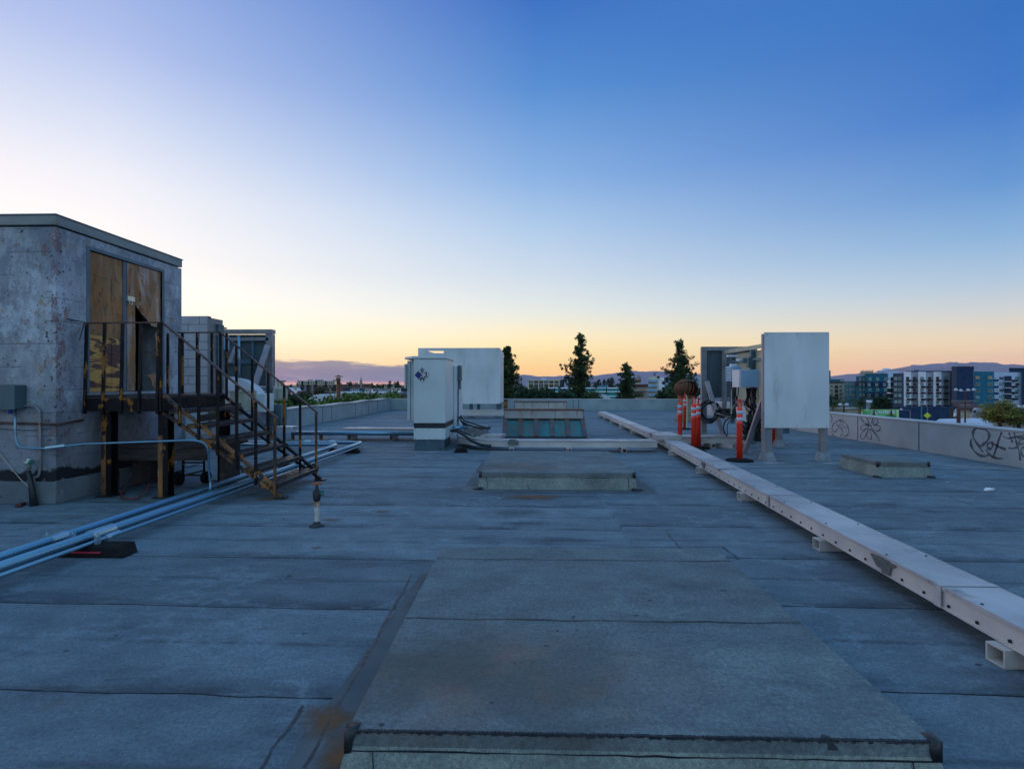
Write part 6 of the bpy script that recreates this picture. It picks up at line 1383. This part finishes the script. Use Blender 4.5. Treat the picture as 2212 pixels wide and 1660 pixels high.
def conifer(vx, Y, yt, hw, label, gaps=.3, base=GZ, lm='conifer', low=.03, side=0, dens=1.0, ls=.125):
    x = xat(vx, Y); zt_ = zat(yt, Y, vx); hgt = zt_ - base; o = thing('conifer_tree', (x, Y, base), label, 'tree', 'conifers beyond the far parapet')
    b = MB(); b.tube([(x, Y, base), (x + .1, Y, base + hgt*.5), (x, Y, zt_ - .3)], [.35, .2, .04], 8)
    cr = MB(); cr.flat = True; W = hw * Y / F; z = base + hgt * low
    while z < zt_:
        f = (z - base) / hgt; g_ = (zt_ - z) / (zt_ + .4); R0 = W * (.17 + 1.42 * min(1.15, g_) ** .75) * (.92 + .14 * math.sin(z * .9 + x)) * rnd.uniform(.75, 1.15)
        for k in range(8):
            a = rnd.random() * 2 * math.pi; L = R0 * rnd.uniform(.45, 1.2)
            if rnd.random() < gaps: L *= .4
            if rnd.random() < gaps * .5: continue
            tip = Vector((x + math.cos(a)*L, Y + math.sin(a)*L, z + L * rnd.uniform(.0, .65)))
            b.tube([(x, Y, z), tip], [.05, .015], 4, cap=False)
            m_ = max(1, int(L / .38))
            for q in range(m_):
                ff = (q + .8) / m_; p = Vector((x, Y, z)).lerp(tip, ff); leaves(cr, p + Vector((rnd.uniform(-.2, .2), rnd.uniform(-.2, .2), rnd.uniform(-.28, .3))), rnd.uniform(.14, .34), int(24*dens), ls, .9)
        z += .16 + .22 * rnd.random()
    leaves(cr, Vector((x, Y, zt_ - .2)), .3, 30, ls)
    b.build('trunk', BARK, o); cr.build('crown', LM[lm], o)
    return o
conifer(1284 - 29, 60, 724.5, 29, 'tallest narrow ragged conifer in the middle of the skyline', .3)
conifer(1096, 55, 752, 27, 'dense conifer partly hidden by the right edge of the big pale screen box', .1, dens=1.2)
conifer(1352, 60, 785, 22, 'smallest of the four conifers, with a thin pointed tip', .3)
conifer(1474, 60, 770, 34, 'broad conifer behind the rusty turbine vent', .12, dens=1.2)
conifer(1468, 62, 737, 24, 'sparse bare-trunked conifer rising above the broad one by the turbine vent', .5, low=.35)
def bush(name, vx0, vx1, Y, yt, label, lm, thickn=2.0, z0=None, n=60, cat='hedge', ls=.16, wav=1.0, drop=None):
    x0, x1 = xat(vx0, Y), xat(vx1, Y); zt_ = zat(yt, Y, (vx0+vx1)/2); z0 = GZ if z0 is None else z0; o = thing(name, ((x0+x1)/2, Y, GZ), label, cat)
    cr = MB(); cr.flat = True
    for k in range(n):
        f = (k + rnd.random()) / n; x = x0 + (x1 - x0) * f; top = zt_ + wav * (.25*math.sin(f*17+x0) + .15*math.sin(f*41)) - rnd.random()*.4
        zz = top
        while zz > max(z0 + .5, top - 3.2): leaves(cr, Vector((x, Y + rnd.uniform(-thickn, thickn)*.5, zz)), .55, 30, ls, .8); zz -= .55
    b = MB()
    for k in range(max(2, int((x1-x0)/2.5))): x = x0 + (k+.5)*2.5; b.tube([(x, Y, GZ), (x, Y, zt_ - .8)], [.12, .05], 6)
    b.build('stem', BARK, o); cr.build('foliage', LM[lm], o); return o
bush('hedge', 1120, 1186, 46, 851, 'dark hedge between the first conifer and the short brown pole', 'dark', n=26, ls=.2)
bush('hedge', 1148, 1236, 48, 852, 'long low dark hedge left of the tallest conifer', 'dark', n=34, ls=.2)
bush('hedge', 1262, 1292, 46, 856, 'small leafy shrub at the right foot of the tallest conifer', 'conifer', n=14, ls=.2)
bush('hedge', 1428, 1460, 46, 848, 'leafy bush left of the turbine vent', 'conifer', n=14, ls=.2)
# green hedge beyond left parapet, running back
def hedge_run(pts, label):
    o = thing('hedge', (pts[0][0], pts[0][1], GZ), label, 'hedge'); cr = MB(); cr.flat = True; st_ = MB()
    for i in range(len(pts) - 1):
        p, q = Vector(pts[i]), Vector(pts[i+1]); n = int((q - p).length / .38)
        for k in range(n):
            c_ = p.lerp(q, k / n); c_.z += .22*math.sin(c_.y*1.7) + .14*math.sin(c_.y*3.9 + 1) + rnd.uniform(-.15, .12)
            for j in range(6): leaves(cr, c_ + Vector((rnd.uniform(-.9, .9), rnd.uniform(-.3, .3), -.34*j)), .42, 44, .12, .8)
            if k % 7 == 0: st_.tube([(c_.x, c_.y, GZ), (c_.x, c_.y, c_.z - .3)], [.1, .04], 6)
    st_.build('stem', BARK, o); cr.build('foliage', LM['hedge'], o)
hedge_run([(-9.6, 14.0, .25), (-9.6, 18, .3), (-9.6, 23, .34), (-9.7, 28, .34), (-9.8, 34, .5)], 'bright green hedge top showing over the left parapet')
hedge_run([(-8.2, 30.5, .3), (-6.0, 30.6, .55), (-3.5, 30.8, .55)], 'bright green hedge over the far parapet left of the tagged cabinet')
bush('distant_shrubbery', 594, 645, 60, 858, 'dark green mass of trees behind the stair rail left of the brick building', 'dark', n=26, ls=.22, wav=.8, cat='trees')
bush('distant_shrubbery', 640, 700, 85, 857, 'dark green bushes at the foot of the brick building', 'dark', n=26, ls=.25, wav=.8, cat='trees')
bush('distant_tree', 686, 718, 90, 842, 'brownish round tree in front of the right end of the brick building', 'brown', n=22, ls=.28, wav=1, cat='tree')
# far treeline as one mass
cr = MB(); cr.flat = True
for k in range(1150):
    vx = rnd.choice([rnd.uniform(585, 905), rnd.uniform(735, 905), rnd.uniform(1085, 1540), rnd.uniform(1270, 1420), rnd.uniform(1790, 2010)]); Y = rnd.uniform(260, 640)
    h_ = rnd.uniform(3, 8.5) + (4.0 if rnd.random() < .12 else 0) + (2.5 if Y > 450 else 0); c_ = Vector((xat(vx, Y), Y, GZ + h_)); leaves(cr, c_, 2.2, 14, 1.3, .9)
    leaves(cr, c_ - Vector((0, 0, 2.2)), 2.4, 10, 1.4, .9); leaves(cr, c_ - Vector((0, 0, 5)), 2.4, 7, 1.5, .9)
tag(cr.build('distant_trees', LM['dark']), 'mass of distant city trees along the horizon', 'trees', kind='stuff')
# small distant spires of cypress
def dtree(vx, Y, yt, w_, label, nm='cypress_tree', lm='dark'):
    x = xat(vx, Y); zt_ = zat(yt, Y); o = thing(nm, (x, Y, GZ), label, 'tree'); b = MB(); b.tube([(x, Y, GZ), (x, Y, zt_ - 1)], .2, 6); b.build('trunk', BARK, o)
    cr = MB(); cr.flat = True; z = max(GZ + 2, zt_ - 9)
    while z < zt_: leaves(cr, Vector((x, Y, z)), w_ * (.35 + .65*min(1, (zt_ - z)/4)), 22, .5, 1); z += .6
    cr.build('crown', LM[lm], o)
for vx, yt, lb in ((842, 824, 'left one of two distant pointed trees near the tagged cabinet'), (859, 825.5, 'right one of two distant pointed trees near the tagged cabinet'), (757, 826, 'tiny pointed tree left of the church spire'), (mx_(1092), 819, 'pointed distant tree right of the tallest conifer'), (mx_(1150), 819.5, 'second pointed distant tree right of the tallest conifer'), (mx_(1232), 815, 'taller dark distant cypress left of the smallest conifer'), (mx_(1195), 818, 'leafy distant tree left of the dark cypress')):
    dtree(vx, 300, yt, 2.2, lb)
# olive tree at right
def broadleaf(vx, Y, yt, hw, yb, label, lm):
    x = xat(vx, Y); zt_ = zat(yt, Y, vx); zb = zat(yb, Y, vx); W = hw * Y / F; o = thing('broadleaf_tree', (x, Y, GZ), label, 'tree'); b = MB()
    b.tube([(x, Y, GZ), (x + .1, Y, zb - .5), (x, Y, zb + .5)], [.28, .2, .14], 8); cr = MB(); cr.flat = True; hh = zt_ - zb
    for k in range(30):
        a = rnd.random()*2*math.pi; el_ = rnd.random()**.7; L = W * (.2 + .8*rnd.random()); tip = Vector((x + math.cos(a)*L, Y + math.sin(a)*L*.8, zb + hh*(.1 + .85*el_*(1 - .75*(L/W)**1.6))))
        mid = Vector((x, Y, zb)).lerp(tip, .5) + Vector((0, 0, hh*.1)); b.tube(spline([(x, Y, zb), mid, tip], 3), [.09, .08, .07, .05, .04, .03, .02], 5, cap=False)
        for q in range(5): leaves(cr, mid.lerp(tip, q/4.0) + Vector((rnd.uniform(-.4, .4), rnd.uniform(-.4, .4), rnd.uniform(-.2, .3))), .62, 46, .13, .55)
    b.build('trunk', BARK, o); cr.build('crown', LM[lm], o)
broadleaf(rx(1945), 58, ry(575), 44, ry(830), 'olive-green spreading tree right of the stucco house', 'olive')
broadleaf(rx(2150), 66, ry(680), 34, ry(850), 'brownish thin-leaved tree at the right edge of the picture', 'brown')
def palm(cx, cyt, Y, label):
    x = xat(rx(cx), Y); zc = zat(ry(cyt), Y); o = thing('palm_tree', (x, Y, GZ), label, 'palm tree'); b = MB(); b.tube([(x, Y, GZ), (x, Y, zc)], [.28, .2], 8); b.build('trunk', CM['brownp'], o)
    cr = MB(); cr.flat = True
    for k in range(34):
        a = rnd.random()*2*math.pi; e_ = rnd.uniform(-.5, 1.1); L = rnd.uniform(2.0, 3.0); pts = []
        for i in range(7): f = i/6; pts.append(Vector((x, Y, zc)) + Vector((math.cos(a)*L*f*math.cos(e_*.8), math.sin(a)*L*f*math.cos(e_*.8), L*f*math.sin(e_) - 1.3*f*f)))
        for i in range(6):
            for s_ in (-1, 1):
                for q in (0, .5):
                    p = pts[i].lerp(pts[i+1], q); dd = (pts[i+1]-pts[i]).normalized(); sd_ = dd.cross(Vector((0, 0, 1))).normalized()*s_; L2 = .55*(1-.5*i/6)
                    cr.add([p, p + dd*.09, p + sd_*L2 + dd*.3 - Vector((0, 0, .2))], [(0, 1, 2)])
    cr.build('fronds', LM['palm'], o)
palm(420, 605, 80, 'palm tree standing left of the green sign'); palm(125, 615, 85, 'palm tree partly hidden by the edge of the pale rack panel')
bush('hedge', rx(570), rx(740), 148, ry(565), 'low dark hedge on the white wall before the teal building', 'dark', n=30, ls=.3, z0=GZ+5, wav=.5)

# ------------------------------------------------------------------ hills
def hill(name, prof, Y, c1_, c2_, seed, dep=2500):
    b = MB(); b.flat = True; nx = len(prof) * 5; rows = 7; vs = []
    pts = []
    for i in range(nx):
        t_ = i / (nx - 1) * (len(prof) - 1); k = min(int(t_), len(prof) - 2); f = t_ - k; f = f*f*(3-2*f)
        vx = prof[k][0] + (prof[k+1][0] - prof[k][0]) * (t_ - k); vy = prof[k][1] + (prof[k+1][1] - prof[k][1]) * f
        pts.append((xat(vx, Y), zat(vy, Y, vx)))
    for j in range(rows):
        g_ = j / (rows - 1)
        for i, (x, z) in enumerate(pts):
            sh = math.sin(g_ * math.pi / 2) ** .8; yy = Y - dep * (1 - g_) + 260*mnoise.noise(Vector((i*.35, j*.6, seed)))*(1 - g_)
            sc_ = yy / Y; zz = GZ + (z + mnoise.noise(Vector((i*.9, 0, seed)))*Y*.0012 - GZ) * sh * (1 + .25*mnoise.noise(Vector((i*.3, j*.5, seed+5)))*(1-g_)); vs.append((x * sc_, yy, zz))
    for i, (x, z) in enumerate(pts): vs.append((x, Y + 3000, GZ))
    fs = [(j*nx+i, j*nx+i+1, (j+1)*nx+i+1, (j+1)*nx+i) for j in range(rows) for i in range(nx-1)]
    b.add(vs, fs); o = b.build(name, mat('hill_' + str(seed), c1_, c2_, .0012, rough=.95, bump=0), smooth=True); return tag(o, kind='structure')
hill('hills', [(rx(-300), 826), (rx(80), 816), (rx(300), 808), (rx(480), 806), (rx(560), 812), (rx(750), 803), (rx(820), 806), (rx(900), 800), (rx(1000), 789), (rx(1300), 786), (rx(1400), 782), (rx(1550), 785.5), (rx(1650), 783.5), (rx(1860), 783.5), (rx(1980), 788), (rx(2212), 789), (rx(2500), 792), (rx(2900), 800)], 7600, (.36, .25, .30), (.28, .20, .26), 3)
hill('hills', [(980, 824), (1060, 815), (mx_(230), 810.5), (mx_(330), 809.5), (mx_(500), 813.5), (mx_(700), 812), (mx_(850), 810.5), (mx_(1000), 812), (mx_(1200), 808), (mx_(1330), 804.5), (mx_(1440), 801.5), (mx_(1600), 802.5), (mx_(1780), 802.2), (mx_(1900), 806), (mx_(2100), 808), (mx_(2400), 815), (1700, 823)], 7000, (.32, .23, .30), (.26, .20, .27), 9)

# ------------------------------------------------------------------ haze
b = MB(); b.box(-13800, -1900, GZ - 1, 13800, 11000, 620)
hz = bpy.data.materials.new('haze'); hz.use_nodes = True; t = NT(hz.node_tree); t.n.remove(t.n['Principled BSDF'])
pv = t.node('ShaderNodeVolumePrincipled'); pv.inputs['Color'].default_value = (.86, .82, .95, 1); pv.inputs['Density'].default_value = 3.2e-5; pv.inputs['Anisotropy'].default_value = .2
t.link(pv.outputs[0], t.n['Material Output'].inputs['Volume'])
tag(b.build('haze', hz), 'thin evening haze over the city', 'haze', kind='stuff')
